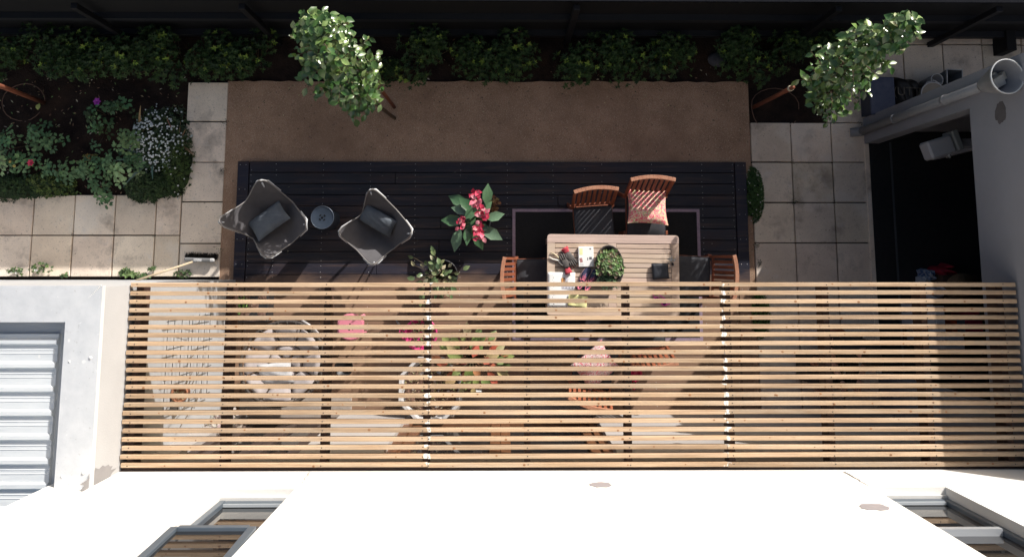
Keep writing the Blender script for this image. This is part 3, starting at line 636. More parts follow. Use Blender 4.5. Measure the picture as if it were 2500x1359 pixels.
# ---- things on the table
rubberg = M('glove_grey', (.11, .10, .095), (.075, .07, .066), scale=25, rough=.8, bump=.3, bscale=90); cuffr = M('glove_cuff', (.50, .07, .09), (.40, .05, .07), scale=30, rough=.9, bump=.4, bscale=200)
def glove(px, py, rz, label, flip=1, tilt=0):
    g = thing('garden_glove', label, 'glove', tp(px, py, .0), rz, 'gardening gloves on the table')
    p = MB(); 
    # palm
    prof = [(-.045, .028, .012), (-.02, .036, .015), (.02, .043, .016), (.05, .042, .014), (.062, .038, .010)]
    vs = []; n = 12
    for y, hw_, hz in prof:
        for k in range(n): t = 2 * math.pi * k / n; vs.append((hw_ * math.cos(t), y, hz + .004 + hz * math.sin(t)))
    fs = [(i * n + j, i * n + (j + 1) % n, (i + 1) * n + (j + 1) % n, (i + 1) * n + j) for i in range(len(prof) - 1) for j in range(n)]
    p.add(vs, fs + [tuple(range(n - 1, -1, -1)), tuple((len(prof) - 1) * n + j for j in range(n))], smooth=True)
    for i, (x, ln, an) in enumerate(((-.030, .062, .10), (-.010, .074, .03), (.011, .070, -.04), (.031, .056, -.14))):
        x *= flip; an *= flip; c = [(x, .05, .018), (x - math.sin(an) * ln * .35, .055 + ln * .35, .024), (x - math.sin(an) * ln * .7, .055 + ln * .7, .020), (x - math.sin(an) * ln, .055 + ln, .011)]
        p.tube(c, [.012, .0115, .0105, .0075], 8)
    p.tube([(.036 * flip, -.005, .018), (.058 * flip, .018, .022), (.068 * flip, .045, .016), (.070 * flip, .062, .011)], [.014, .0125, .011, .008], 8)
    p.build('hand_part', rubberg, g)
    c = MB(); vs = []
    for y, hw_, hz in ((-.046, .029, .013), (-.06, .032, .015), (-.085, .038, .018), (-.105, .042, .021), (-.104, .038, .018), (-.07, .030, .012)):
        for k in range(n): t = 2 * math.pi * k / n; vs.append((hw_ * math.cos(t), y + .004 * math.sin(3 * t), hz + .003 + hz * math.sin(t)))
    c.add(vs, [(i * n + j, (i + 1) * n + j, (i + 1) * n + (j + 1) % n, i * n + (j + 1) % n) for i in range(5) for j in range(n)], smooth=True); c.build('cuff', cuffr, g)
    return g
glove(1389, 625, R(-150), 'grey rubber palmed glove with its pink cuff towards the chairs')
glove(1381, 645, R(18), 'darker glove lying underneath with its pink cuff by the magazine', -1).location.z = TT + .001
# secateurs
sc_ = thing('pruning_shears', 'worn pruning shears with pale handles on the table', 'shears', tp(1366, 636, .0), R(-32))
sil = M('steel_worn', (.5, .5, .48), (.3, .3, .28), rough=.35, metallic=.7); hnd = M('handle_pale', (.50, .44, .30), (.42, .36, .24), rough=.6)
MB().tube([(.0, .0, .014), (-.03, .022, .014), (-.08, .03, .012), (-.13, .022, .012)], [.007, .009, .009, .006], 8).build('handle', hnd, sc_)
MB().tube([(.0, .0, .014), (-.03, -.014, .014), (-.08, -.030, .012), (-.12, -.026, .012)], [.007, .010, .009, .006], 8).build('handle', M('handle_white', (.62, .60, .56), rough=.5), sc_)
g = MB(); g.prism([(.0, -.008), (.03, -.016), (.07, -.004), (.03, .006)], .010, .014); g.prism([(-.005, .006), (.03, .016), (.06, .010), (.03, .0)], .015, .018); g.lathe([(.011, .008), (.011, .022)], (0, 0, 0), 12); g.build('blade', sil, sc_)
# white box
white_card = M('white_card', (.82, .82, .80), (.78, .78, .76), rough=.5); ink = M('ink_dark', (.06, .06, .07), (.15, .15, .16), scale=40, rough=.7); yel = M('sticker_yellow', (.72, .74, .36), (.76, .78, .5), rough=.6); inkred = M('ink_red', (.5, .22, .2), (.25, .15, .15), scale=60, rough=.7)
a = tp(1412, 602, .035); b = tp(1449, 602, .035); c_ = tp(1430, 651, .035); bw_, bd = b.x - a.x, a.y - c_.y
wb = thing('white_carton', 'small white printed carton lying beside the oval planter', 'carton', ((a.x + b.x) / 2, (a.y + c_.y) / 2, TT), R(1))
g = MB(); g.box(-bw_ / 2, -bd / 2, 0, bw_ / 2, bd / 2, .035, b=.004); g.build('carton_body', white_card, wb)
def rectp(parent, name, x0, y0, x1, y1, z, mat, rz=0): 
    g = MB(); g.T = Matrix.Translation(((x0 + x1) / 2, (y0 + y1) / 2, z)) @ Matrix.Rotation(rz, 4, 'Z'); g.box(-(x1 - x0) / 2, -(y1 - y0) / 2, 0, (x1 - x0) / 2, (y1 - y0) / 2, .0006); return g.build(name, mat, parent)
z = .0354
rectp(wb, 'sticker', -bw_ * .42, bd * .10, -bw_ * .22, bd * .42, z, yel); rectp(wb, 'print', -bw_ * .42, -bd * .28, -bw_ * .24, -bd * .06, z, inkred, .2)
rectp(wb, 'print', bw_ * .20, -bd * .14, bw_ * .38, -bd * .02, z, ink); rectp(wb, 'print', bw_ * .08, -bd * .18, bw_ * .13, -bd * .04, z, ink); rectp(wb, 'print', bw_ * .24, bd * .36, bw_ * .34, bd * .42, z, ink, -.5)
g = MB(); 
for x0, y0, x1, y1 in ((-.42, -.44, -.20, -.43), (-.42, -.37, -.20, -.36), (-.42, -.43, -.41, -.37), (-.21, -.43, -.20, -.37)): g.box(bw_ * x0, bd * y0, z, bw_ * x1, bd * y1, z + .0006)
g.build('print', ink, wb)
# newspaper
a = tp(1335, 664, .004); b = tp(1402, 664, .004); c_ = tp(1350, 749, .004); nw, nd = b.x - a.x, a.y - c_.y
mg = thing('magazine', 'open white booklet with a column of small dark dots on the table corner', 'magazine', (a.x + .006, c_.y, TT), R(-.6))
g = MB(); 
def page(u, v): return Vector((nw * u, nd * v, .004 + .010 * math.sin(math.pi * min(1, u * 1.3)) * .5 + .003 * math.sin(v * 5)))
g.grid(page, 10, 12); pg_ = g.build('page', white_card, mg); thick(pg_, .003)
g = MB(); rr = random.Random(5)
for i in range(15):
    x = nw * (.17 + .05 * (i % 2)) + rr.uniform(-.003, .003); y = nd * (.03 + .94 * i / 15); k = rr.uniform(.0025, .0048); pz = page(x / nw, y / nd).z
    g.lathe([(k, pz + .0022), (k, pz + .0028)], (x, y, 0), 7)
g.build('print_dots', ink, mg)
rectp(mg, 'print', nw * .50, nd * .70, nw * .56, nd * .84, .0125, M('print_orange', (.6, .30, .10))); rectp(mg, 'print', nw * .57, nd * .70, nw * .63, nd * .84, .0118, M('print_brown', (.25, .13, .08)))
rectp(mg, 'print', nw * .66, nd * .74, nw * .76, nd * .82, .0105, M('print_grey', (.55, .55, .6)))
rectp(mg, 'print', nw * .50, nd * .52, nw * .96, nd * .64, .0125, M('print_grey', (.55, .55, .6)))
g = MB()
for i in range(4): g.lathe([(.006, 0), (.006, .0006)], (nw * (.56 + .11 * i), nd * .56, .0135), 8)
g.build('print_dots', ink, mg)
g = MB(); g.prism([(nw * .36, nd * .36), (nw * .55, nd * .46), (nw * .72, nd * .49), (nw * .5, nd * .40)], .0125, .013); g.build('print', ink, mg)
le = thing('leaflet', 'creased pale yellow leaflet overlapping the booklet', 'leaflet', tp(1409, 734, .012), R(-8))
g = MB(); g.grid(lambda u, v: Vector((-.1 + .21 * u, -.065 + .13 * v, .004 + .012 * abs(u - .5) * (1 + v) + .004 * math.sin(u * 9 + v * 4))), 12, 8); lp = g.build('page', M('leaflet_yellow', (.60, .57, .25), (.68, .65, .34), scale=9, rough=.6), le); thick(lp, .0015)
g = MB(); g.prism([(-.02, .0), (.01, .055), (.012, .0)], .017, .018); g.build('print', M('print_pale', (.78, .76, .5)), le)
# oval planter with succulents
q = tp(1487, 650, .05)
ov = thing('oval_planter', 'dark oval bowl planted with green succulents on the table', 'planter', (q.x, q.y, TT), R(3))
g = MB(); sx, sy = .158, .235
g.lathe([(.0, .004), (.62, 0), (.92, .045), (1.0, .085), (1.0, .092), (.93, .088), (.86, .06), (.0, .06)], (0, 0, 0), 36, sx=sx, sy=sy); g.build('bowl', M('bowl_dark', (.085, .075, .07), (.06, .052, .05), scale=9, rough=.6, bump=.1), ov)
leafm = M('leaf_green', (1, 1, 1), (.8, .8, .8), scale=40, rough=.45, tint=True, spec=.4)
g = MB(); rr = random.Random(3)
g.lathe([(.9, .062), (.0, .085)], (0, 0, 0), 20, sx=sx * .93, sy=sy * .93); g.build('potting_soil', soil, ov)
g = MB()
for i in range(330):
    a = rr.uniform(0, 6.28); r_ = rr.random() ** .5 * .92; x, y = sx * r_ * math.cos(a), sy * r_ * math.sin(a) - .015
    if (x > .05 and y < -.09) or y > .17: continue
    h = .10 + .07 * (1 - r_) + rr.uniform(-.01, .02); d = Vector((math.cos(a) * r_ + rr.uniform(-.6, .6), math.sin(a) * r_ + rr.uniform(-.6, .6), rr.uniform(.1, .9)))
    green = rr.choice([(.10, .20, .05), (.16, .26, .09), (.24, .34, .14), (.07, .13, .05), (.20, .15, .08), (.12, .07, .05)])
    if y < -.08 and x < .03:
        for _ in range(2): g.leaf((x, y, .08), (rr.uniform(-1, 1), rr.uniform(-1, .5), rr.uniform(.2, 1)), (0, 0, 1), rr.uniform(.06, .10), .007, jit((.22, .34, .22), .3), .3, simple=True)
    else:
        p0 = Vector((x, y, h))
        for k in range(5): 
            t = 6.28 * k / 5 + rr.random(); g.leaf(p0, d * .3 + Vector((math.cos(t), math.sin(t), .35)), (0, 0, 1), rr.uniform(.018, .034), rr.uniform(.012, .02), jit(green, .3), .3, simple=True)
g.build('succulents', leafm, ov)
# running shoes
nav = M('shoe_navy', (.045, .055, .11), (.03, .035, .075), scale=60, rough=.8, bump=.3, bscale=200); pk = M('shoe_pink', (.65, .13, .2), (.6, .2, .26), rough=.7); solew = M('shoe_sole', (.60, .42, .42), (.5, .3, .32), rough=.7)
def shoe(px, py, rz, label, flip):
    s = thing('running_shoe', label, 'shoe', tp(px, py, 0), rz, 'navy running shoes on the table')
    prof = [(-.135, .018, .05), (-.125, .030, .075), (-.09, .034, .08), (-.05, .033, .075), (0, .036, .072), (.05, .043, .058), (.09, .043, .046), (.12, .034, .038), (.138, .016, .03)]
    g = MB(); n = 14; vs = []
    for y, hw_, hz in prof:
        for k in range(n):
            t = 2 * math.pi * k / n; c, s_ = math.cos(t), math.sin(t); vs.append((hw_ * c * (1 - .25 * max(0, s_)) + flip * .006 * (y / .1) ** 2, y, .02 + max(0, s_) * (hz - .02) - .004 * max(0, -s_)))
    g.add(vs, [(i * n + j, (i + 1) * n + j, (i + 1) * n + (j + 1) % n, i * n + (j + 1) % n) for i in range(len(prof) - 1) for j in range(n)] + [tuple(range(n)), tuple((len(prof) - 1) * n + j for j in range(n))][::-1], smooth=True); g.build('upper', nav, s)
    g = MB(); out = [(hw_ * 1.06, y) for y, hw_, hz in prof]; pts = [(x + flip * .006 * (y / .1) ** 2, y) for x, y in out] + [(-x + flip * .006 * (y / .1) ** 2, y) for x, y in out[::-1]]; g.prism(pts, .0, .021); g.build('sole', solew, s)
    g = MB(); g.lathe([(.020, .074), (.026, .083), (.019, .086), (.013, .06), (0, .055)], (0, -.085, 0), 16, sy=1.9); g.build('collar', pk, s)
    g = MB()
    for i in range(5): y = -.01 + i * .017; z = .076 - i * .006; g.tube([(-.022, y - .004, z - .012), (0, y + .006, z), (.022, y - .004, z - .012)], .0035, 5); g.tube([(-.02, y + .006, z - .010), (0.0, y - .002, z + .002), (.02, y + .006, z - .010)], .003, 5)
    g.tube([(0, -.012, .08), (-.03, -.03, .085), (-.035, -.005, .07)], .003, 5); g.tube([(0, -.012, .08), (.032, -.028, .085), (.04, .0, .066)], .003, 5); g.build('laces', pk, s)
    return s
shoe(1423, 680, R(-28), 'navy running shoe with pink laces, toe towards the white carton', 1); shoe(1443, 685, R(-33), 'navy running shoe with pink laces beside the oval planter, half hidden', -1)
# black pouch
ps = tag(cushion_mesh(.185, .175, .05, 14, .01, 9, .0015, 9).build('zip_pouch', M('pouch_black', (.022, .026, .034), (.03, .034, .044), scale=6, rough=.55, spec=.4)), 'square black zipped pouch near the table edge', 'pouch'); ps.location = tp(1612, 662, .025); ps.rotation_euler = (0, 0, R(4))
# keys
ks = thing('key_bunch', 'bunch of metal keys with a dark fob on the table edge', 'keys', tp(1642, 638, 0), 0)
MB().tube([(.012 * math.cos(t * .5), .012 * math.sin(t * .5), .006) for t in range(13)], .0015, 5).build('ring', sil, ks)
for i, a in enumerate((2.2, 1.75, 1.25, .7, 2.7, -1.4)):
    g = MB(); g.T = Matrix.Rotation(a, 4, 'Z'); g.box(.012, -.008, .003 + i * .001, .03, .008, .005 + i * .001, b=.001); g.box(.03, -.003, .003 + i * .001, .058, .003, .005 + i * .001); g.box(.045, .003, .003 + i * .001, .05, .006, .005 + i * .001); g.build('key', M('key_brass', (.5, .42, .25), rough=.35, metallic=.8) if i == 2 else sil, ks)
g = MB(); g.lathe([(.012, .0), (.015, .006), (.010, .012), (0, .013)], (.0, -.028, 0), 12, sy=1.3); g.build('fob', darkmetal, ks)
# magenta eyewear
mag = M('magenta_plastic', (.55, .04, .36), (.5, .03, .32), rough=.3, spec=.5)
sg = thing('swim_goggles', 'magenta plastic goggles on the table under the pergola edge', 'goggles', tp(1612, 735, 0), R(-28))
for s in (-1, 1):
    g = MB(); g.lathe([(.030, .0), (.036, .008), (.036, .022), (.030, .026), (.026, .02), (.028, .004)], (s * .042, 0, 0), 18, sy=.8); lo_ = g.build('eyepiece', mag, sg); g = MB(); g.lathe([(.027, .008), (0, .009)], (s * .042, 0, 0), 16, sy=.8); g.build('lens', M('lens_violet', (.12, .02, .14), rough=.1, spec=.8), lo_)
g = MB(); g.tube([(-.01, 0, .016), (0, .006, .02), (.01, 0, .016)], .005, 6); g.tube([(-.078, 0, .012), (-.10, .03, .01), (-.06, .06, .008), (.0, .05, .012), (.07, .045, .008), (.105, .02, .01), (.078, 0, .012)], .006, 6); g.build('strap', mag, sg)
# ---- butterfly chairs
def butterfly(label, corners, cz, pillow_px, prz, pdims, pulls):
    "corners: [(px,py,z)] back-left, back-right, front-right, front-left"
    cs = [P(*c) for c in corners]; cen = sum((Vector((c.x, c.y, 0)) for c in cs), Vector()) / 4
    cs = [Vector((cen.x + (c.x - cen.x) * 1.09, cen.y + (c.y - cen.y) * 1.09, c.z)) for c in cs]
    t = thing('butterfly_chair', label, 'chair', (cen.x, cen.y, ZD), 0, 'grey butterfly chairs on the deck')
    L = [Vector((c.x - cen.x, c.y - cen.y, c.z - ZD)) for c in cs]
    def S(u, v):
        a, b = 2 * u - 1, 2 * v - 1
        # rounded corner squeeze
        k = (abs(a) * abs(b)) ** 6 * .15; uu, vv = .5 + a / 2 * (1 - k), .5 + b / 2 * (1 - k)
        p = L[0] * (1 - uu) * (1 - vv) + L[1] * uu * (1 - vv) + L[2] * uu * vv + L[3] * (1 - uu) * vv
        m = (L[0] + L[1] + L[2] + L[3]) / 4
        pull = (pulls[0] if b < 0 else pulls[2]) * (1 - a * a) * b ** 4 + (pulls[3] if a < 0 else pulls[1]) * (1 - b * b) * a ** 4
        pz = p.z; p = p + (m - p) * pull
        e = (1 - a * a) * (1 - b * b)
        low = cz - ZD
        h = pz * (abs(a * b)) ** 1.1 + (1 - (abs(a * b)) ** 1.1) * (low + (.28 * max(0, -b) ** 1.6 + .10 * max(0, b) ** 2) + .10 * abs(a) ** 2)
        return Vector((p.x, p.y, h + .004 * math.sin(9 * a + 4 * b)))
    g = MB(); g.grid(S, 34, 34); so = g.build('sling', canvas, t); thick(so, .006)
    ed = [S(i / 30, 0) for i in range(31)] + [S(1, i / 30) for i in range(1, 31)] + [S(1 - i / 30, 1) for i in range(1, 31)] + [S(0, 1 - i / 30) for i in range(1, 30)]
    g = MB(); g.tube(ed, .0075, 6, closed=True); g.build('hem', canvas_e, so)
    # corner pockets on the outside
    for (u, v) in ((0, 0), (1, 0), (1, 1), (0, 1)):
        g = MB(); su, sv = (1 if u == 0 else -1), (1 if v == 0 else -1)
        def Kp(p, q):
            pt = S(u + su * p * .2 * (1 - q * 1), v + sv * q * .2 * (1 - p * 1)); c0 = S(u, v); 
            out = Vector((c0.x, c0.y, 0)).normalized(); return pt + out * .012 - Vector((0, 0, .014))
        g.grid(Kp, 6, 6); po = g.build('corner_pocket', canvas_e, t); thick(po, .003)
    # tube frame: two crossing loops
    def fl(i, j):
        a, b = S(*[(0, 0), (1, 0), (1, 1), (0, 1)][i]), S(*[(0, 0), (1, 0), (1, 1), (0, 1)][j])
        out = lambda c, k: Vector((c.x * k, c.y * k, c.z - .03))
        A, B = out(a, .97), out(b, .97); fa = Vector((a.x * .22 , a.y * .22, .012)); fb = Vector((b.x * .22, b.y * .22, .012))
        mid = lambda p, q, f: p + (q - p) * f
        return [mid(A, fa, .0), mid(A, fa, .04), mid(A, fa, .96), mid(fa, fb, .06), mid(fa, fb, .94), mid(B, fb, .96), mid(B, fb, .04), mid(B, fb, 0)]
    for i, j in ((0, 1), (3, 2)):
        MB().tube(fl(i, j), .009, 8).build('frame_loop', whitemetal, t)
    for (u, v) in ((0, 0), (1, 0), (1, 1), (0, 1)):
        su, sv = (1 if u == 0 else -1), (1 if v == 0 else -1)
        c0 = S(u, v); o = Vector((c0.x, c0.y, 0)).normalized() * .012 - Vector((0, 0, .012))
        MB().tube([S(u + su * .30, v) + o, S(u + su * .12, v) + o * 1.4, c0 + o * 1.2, S(u, v + sv * .12) + o * 1.4, S(u, v + sv * .30) + o], .008, 7).build('frame_corner', whitemetal, t)
    pm = cushion_mesh(pdims[0], pdims[1], .13, 18, .06, 2.6, .010, 7 + int(pdims[0] * 100)); q = P(pillow_px[0], pillow_px[1], cz + .22); 
    po = tag(pm.build('lumbar_pillow', pillowm), None); po.location = (q.x, q.y, cz + .17); po.rotation_euler = (pdims[2], pdims[3], prz)
    return t, po
t1_, p1 = butterfly('grey canvas butterfly chair nearest the broom, dappled with sun spots', [(526, 543, .98), (636, 433, .98), (753, 549, .70), (649, 632, .70)], .46, (653, 538), R(37), (.44, .27, R(-12), R(0)), (.08, .03, .04, .24))
tag(p1, 'slate grey lumbar pillow on the butterfly chair nearer the broom', 'pillow', 'slate lumbar pillows')
t2_, p2 = butterfly('grey canvas butterfly chair beside the pink flowering canna', [(902, 456, .98), (1009, 572, .98), (912, 649, .70), (824, 565, .70)], .46, (921, 537), R(-30), (.42, .24, R(32), R(0)), (-.02, .2, .03, .24))
tag(p2, 'slate grey lumbar pillow on the butterfly chair nearer the canna', 'pillow', 'slate lumbar pillows')
# ---- round metal stool between them
q = P(787, 531, ZD + .42)
sl = thing('drum_stool', 'round dark blue metal stool with a pierced hand hole between the lounge chairs', 'stool', (q.x, q.y, ZD))
bl = M('metal_blue_dark', (.045, .06, .085), (.03, .042, .06), scale=9, rough=.4, spec=.5, metallic=.2)
g = MB(); g.lathe([(.118, 0), (.112, .02), (.095, .2), (.118, .40), (.134, .415), (.134, .425), (.122, .421), (.0, .418)], (0, 0, 0), 32); g.build('drum', bl, sl)
g = MB(); g.tube([(.130 * math.cos(t * math.pi / 16), .130 * math.sin(t * math.pi / 16), .425) for t in range(32)], .004, 6, closed=True); g.build('rim', M('rim_steel', (.09, .11, .14), rough=.4, metallic=.4), sl)
g = MB(); g.lathe([(.013, .4225), (0, .4228)], (0, 0, 0), 12)
for k in range(4):
    a0 = .35 + k * math.pi / 2; g.add([(r_ * math.cos(a0 + t), r_ * math.sin(a0 + t), .4225) for r_, t in ((.028, 0), (.042, .0), (.042, .35), (.042, .7), (.028, .7), (.028, .35))], [(0, 1, 2, 3, 4, 5)])
g.build('hand_hole', M('hole_black', (.004, .004, .004), rough=1), sl)
# ================================================================ PLANTS
leaf_t = M('foliage', (1, 1, 1), (.72, .78, .72), scale=60, rough=.28, tint=True, spec=.55)
leaf_m = M('foliage_matt', (1, 1, 1), (.7, .75, .7), scale=60, rough=.6, tint=True, spec=.3)
bark = M('bark', (.16, .11, .07), (.10, .07, .05), scale=14, rough=.9, bump=.6, bscale=40, stretch=(1, 1, .3))
twig = M('twig', (.10, .075, .045), (.07, .05, .03), scale=14, rough=.9)
stakem = M('stake_wood', (.19, .06, .03), (.13, .042, .022), scale=10, rough=.7, stretch=(3, 3, .3), bump=.3)
def rvec(rr): 
    while True:
        v = Vector((rr.uniform(-1, 1), rr.uniform(-1, 1), rr.uniform(-1, 1)))
        if .1 < v.length < 1: return v.normalized()
def shrub(seed, rx=.45, ry=.38, h=.62, n=330):
    rr = random.Random(seed); t = thing('hedge_shrub', 'x', 'shrub'); g = MB(); s = MB()
    lobes = [(Vector((rr.uniform(-.5, .5) * rx, rr.uniform(-.5, .5) * ry, h * rr.uniform(.45, .62))), rr.uniform(.45, .62)) for _ in range(7)]
    for i in range(n):
        c, k = rr.choice(lobes); d = rvec(rr); d.z = abs(d.z) * .9 + .1 if rr.random() < .8 else d.z; d.normalize()
        rad = rr.random() ** .35
        p = c + Vector((d.x * rx * k, d.y * ry * k, d.z * h * k * .75)) * rad
        if p.z < .04: continue
        fresh = rr.random() < .11 and rad > .75 and d.z > .3
        base = (.20, .28, .045) if fresh else rr.choice([(.026, .06, .014), (.034, .07, .018), (.02, .045, .014), (.045, .08, .02)])
        ax = (d + Vector((0, 0, .5))).normalized()
        for q in range(8 if fresh else 7):
            a = q * 2.4 + rr.random(); o = ax.orthogonal().normalized(); o = Quaternion(ax, a) @ o
            g.leaf(p, o + ax * rr.uniform(.3, 1.1), ax, rr.uniform(.035, .055), rr.uniform(.016, .024), jit(base, .28), .35, simple=True)
        if i % 6 == 0: s.tube([(rr.uniform(-.03, .03), rr.uniform(-.03, .03), 0), (p.x * .5, p.y * .5, p.z * .5), tuple(p)], [.006, .004, .002], 4)
    g.build('foliage', leaf_m, t); s.build('stems', twig, t)
    return t
masters = [shrub(1), shrub(2, .42, .40, .7, 300), shrub(3, .48, .36, .58, 340)]
HP = [(10, 135, .8, 1, 'dim hedge shrub at the frame edge behind the leftmost stake'), (110, 125, 1.0, 0, 'hedge shrub, first dense clump above the rose bed'), (205, 128, .95, 2, 'hedge shrub, second clump above the rose bed'),
      (325, 128, 1.0, 1, 'hedge shrub above the magenta flower'), (415, 130, 1.0, 0, 'hedge shrub above the white flowering mound'), (520, 128, .95, 2, 'hedge shrub above the top paving slab'), (610, 128, .9, 1, 'hedge shrub nearest the slender tree on the gravel side'),
      (1035, 128, 1.0, 1, 'hedge shrub with lime tips just past the slender tree'), (940, 165, .55, 2, 'small low hedge shrub tucked beside the slender tree'), (1170, 135, .8, 0, 'dark hedge shrub beside the lime tipped one'), (1245, 128, 1.0, 2, 'hedge shrub with lime tips before the fence post gap'),
      (1425, 145, .95, 1, 'hedge shrub right after the fence post with brightest lime tips'), (1545, 128, 1.0, 0, 'broad hedge shrub above the chair with the pink pillow'), (1640, 130, .85, 2, 'hedge shrub at the end of the middle clump'),
      (1830, 130, 1.0, 0, 'hedge shrub beside the round dark stone'), (1925, 120, .85, 1, 'dim hedge shrub behind the tree by the passage'), (2030, 110, .75, 2, 'dim hedge shrub in the bed corner by the passage')]
for i, (px, py, k, mi, lab) in enumerate(HP):
    q = P(px, py, .35); m = masters[mi]; lab2 = lab
    o = m if 'set' not in m else None
    if o is None: o = dup(m, (0, 0, 0), 0, lab2)
    m['set'] = 1; o.location = (q.x, q.y - .02, 0); o.rotation_euler = (0, 0, (0, 3.14, .3, 2.9, -.25)[i % 5]); o.scale = (k, k, k * .95)
    o['label'] = lab2; o['group'] = 'hedge shrubs along the back fence'
for m in bpy.data.objects:
    if 'set' in m: del m['set']
# slender trees
def tree(label, base, top, axis_pts, radii, n, seed, lsize=.062):
    rr = random.Random(seed); t = thing('young_tree', label, 'tree', (base.x, base.y, 0), 0, 'staked young trees')
    B = Vector((base.x, base.y, 0)); tk = MB()
    pts = [Vector((0, 0, 0))] + [p - B for p in axis_pts] + [top - B]
    tk.tube(pts, [.022 - .017 * i / (len(pts) - 1) for i in range(len(pts))], 8); 
    g = MB(); seg = [p - B for p in axis_pts] + [top - B]
    cols = [(.07, .14, .035), (.11, .18, .045), (.045, .10, .025), (.17, .24, .08), (.12, .18, .07), (.05, .11, .03), (.04, .085, .025)]
    for i in range(n):
        f = rr.random() ** .9 * (len(seg) - 1); k = min(int(f), len(seg) - 2); u = f - k
        c = seg[k] + (seg[k + 1] - seg[k]) * u; R_ = radii[k] + (radii[k + 1] - radii[k]) * u
        d = rvec(rr); d.z = d.z * .5 + .15; e = c + d * R_ * rr.uniform(.75, 1.12)
        st_ = c - Vector((0, 0, R_ * .3)); mid = (st_ + e) / 2 + Vector((0, 0, .03)); tk.tube([st_, mid, e], [.006, .0045, .002], 5)
        nl = rr.randint(6, 9)
        for j in range(nl):
            w = .35 + .65 * j / (nl - 1); p = st_ + (e - st_) * w + Vector((0, 0, .03 * math.sin(w * 3)))
            ax = (e - st_).normalized(); o = Quaternion(ax, j * 2.4 + rr.random()) @ ax.orthogonal().normalized(); o = o + ax * .5; o.z = o.z * .5 - .05
            L_ = lsize * rr.uniform(.6, 1.35); g.leaf(p, o, Vector((rr.uniform(-.4, .4), rr.uniform(-.4, .4), 1)), L_, L_ * rr.uniform(.55, .72), jit(rr.choice(cols), .2), rr.uniform(.1, .5))
    tk.build('trunk', bark, t); g.build('crown', leaf_t, t); return t
b1 = P(965, 290); 
tree('slender young tree with glossy pale leaves over the gravel edge', b1, P(765, 62, 2.5), [P(880, 225, 1.1), P(858, 203, 1.35), P(838, 172, 1.65), P(808, 130, 2.0), P(783, 95, 2.25)], [.24, .37, .40, .36, .25, .11], 200, 21, .083)
b2 = P(1975, 222)
tree('slender young tree with glossy leaves beside the strapped stake and passage', b2, P(2215, 62, 2.7), [P(2020, 235, .95), P(2035, 215, 1.25), P(2045, 175, 1.55), P(2085, 145, 1.9), P(2150, 100, 2.3)], [.22, .38, .40, .30, .20, .10], 180, 22, .083)
b3 = None
def stake(label, ground, top, w=.045, strap=True):
    t = thing('tree_stake', label, 'stake', (ground.x, ground.y, 0), 0, 'wooden tree stakes')
    d = Vector((top.x - ground.x, top.y - ground.y, top.z)); g = MB(); g.tube([(0, 0, -.0), d * .5 + Vector((.004, 0, 0)), d], [w / 2, w / 2 * .95, w / 2 * .9], 8); g.build('pole', stakem, t)
    if strap:
        g = MB(); g.tube([d * .93, d * .96], w / 2 + .005, 10); g.build('strap', M('strap_cream', (.48, .42, .3), rough=.8), t)
    return t
stake('rust brown stake leaning out from under the slender tree by the gravel', P(963, 263), P(928, 217, .95))
stake('rust brown stake with a cream strap at the end of the gravel path', P(1840, 262), P(1936, 213, 1.3), .055)
stake('rust brown stake cut by the frame edge over the rose bed', P(106, 250), P(-40, 195, 1.5), .06, False)
# second stakes under the crowns
stake('short stake hidden among the leaves of the gravel side tree', P(880, 225), P(800, 165, 1.3), .045, False)
def ring(label, px, py, r, z=.02):
    q = P(px, py); t = tag(MB().tube([(q.x + r * math.cos(a * .3) * (1 + .04 * math.sin(a)), q.y + r * math.sin(a * .3) * .9, z + .02 * math.sin(a * .7)) for a in range(20)], .006, 5).build('irrigation_hose', M('hose_brown', (.12, .07, .05), rough=.7)), label, 'hose', 'irrigation rings'); return t
ring('thin brown hose ring on the soil under the leftmost stake', 60, 250, .26); ring('thin brown hose ring in the small bed by the strapped stake', 1890, 268, .3)
# leafy bushes, roses
def bush(name, label, cat, px, py, rx, ry, h, n, cols, seed, ls=.042, wide=.62, simple=False, group=None, z0=0, bloom=None, mat=None, stems=True, sparse=1.):
    rr = random.Random(seed); q = P(px, py, h * .6); t = thing(name, label, cat, (q.x, q.y, z0), 0, group); g = MB(); s = MB()
    for i in range(n):
        a = rr.uniform(0, 6.283); r_ = rr.random() ** .6 * sparse; x, y = rx * r_ * math.cos(a), ry * r_ * math.sin(a); z = h * (1 - .55 * r_ * r_) * rr.uniform(.55, 1.05)
        p = Vector((x, y, z)); ax = Vector((x / rx * .5, y / ry * .5, 1)).normalized(); col = jit(rr.choice(cols), .22)
        if stems and i % 3 == 0: s.tube([(x * .15, y * .15, 0), (x * .6, y * .6, z * .6), (x, y, z)], [.006, .004, .002], 4)
        k = 6 if simple else 7
        for j in range(k):
            o = Quaternion(ax, j * 6.28 / k + rr.random()) @ ax.orthogonal().normalized(); L_ = ls * rr.uniform(.7, 1.25)
            if simple: g.leaf(p, o + ax * rr.uniform(0, .8), ax, L_, L_ * wide, jit(col, .12), .3, simple=True)
            else: g.leaf(p + o * L_ * .35 + Vector((0, 0, rr.uniform(-.02, .02))), o + ax * rr.uniform(-.1, .35), ax, L_, L_ * wide, jit(col, .12), .22)
    if n: g.build('foliage', mat or leaf_m, t)
    if s.v: s.build('stems', twig, t)
    for (bx, by, bz, r_, c) in bloom or ():
        f = MB()
        for ring_, (rad, k, tilt) in enumerate(((1., 6, .35), (.72, 6, .8), (.42, 5, 1.6))):
            for j in range(k):
                a = 6.28 * j / k + ring_ * .5; o = Vector((math.cos(a), math.sin(a), tilt)); f.leaf((bx, by, bz), o, (0, 0, 1), r_ * rad, r_ * .8 * rad, jit(c, .15), .1)
        f.build('flower', leaf_m, t)
    return t
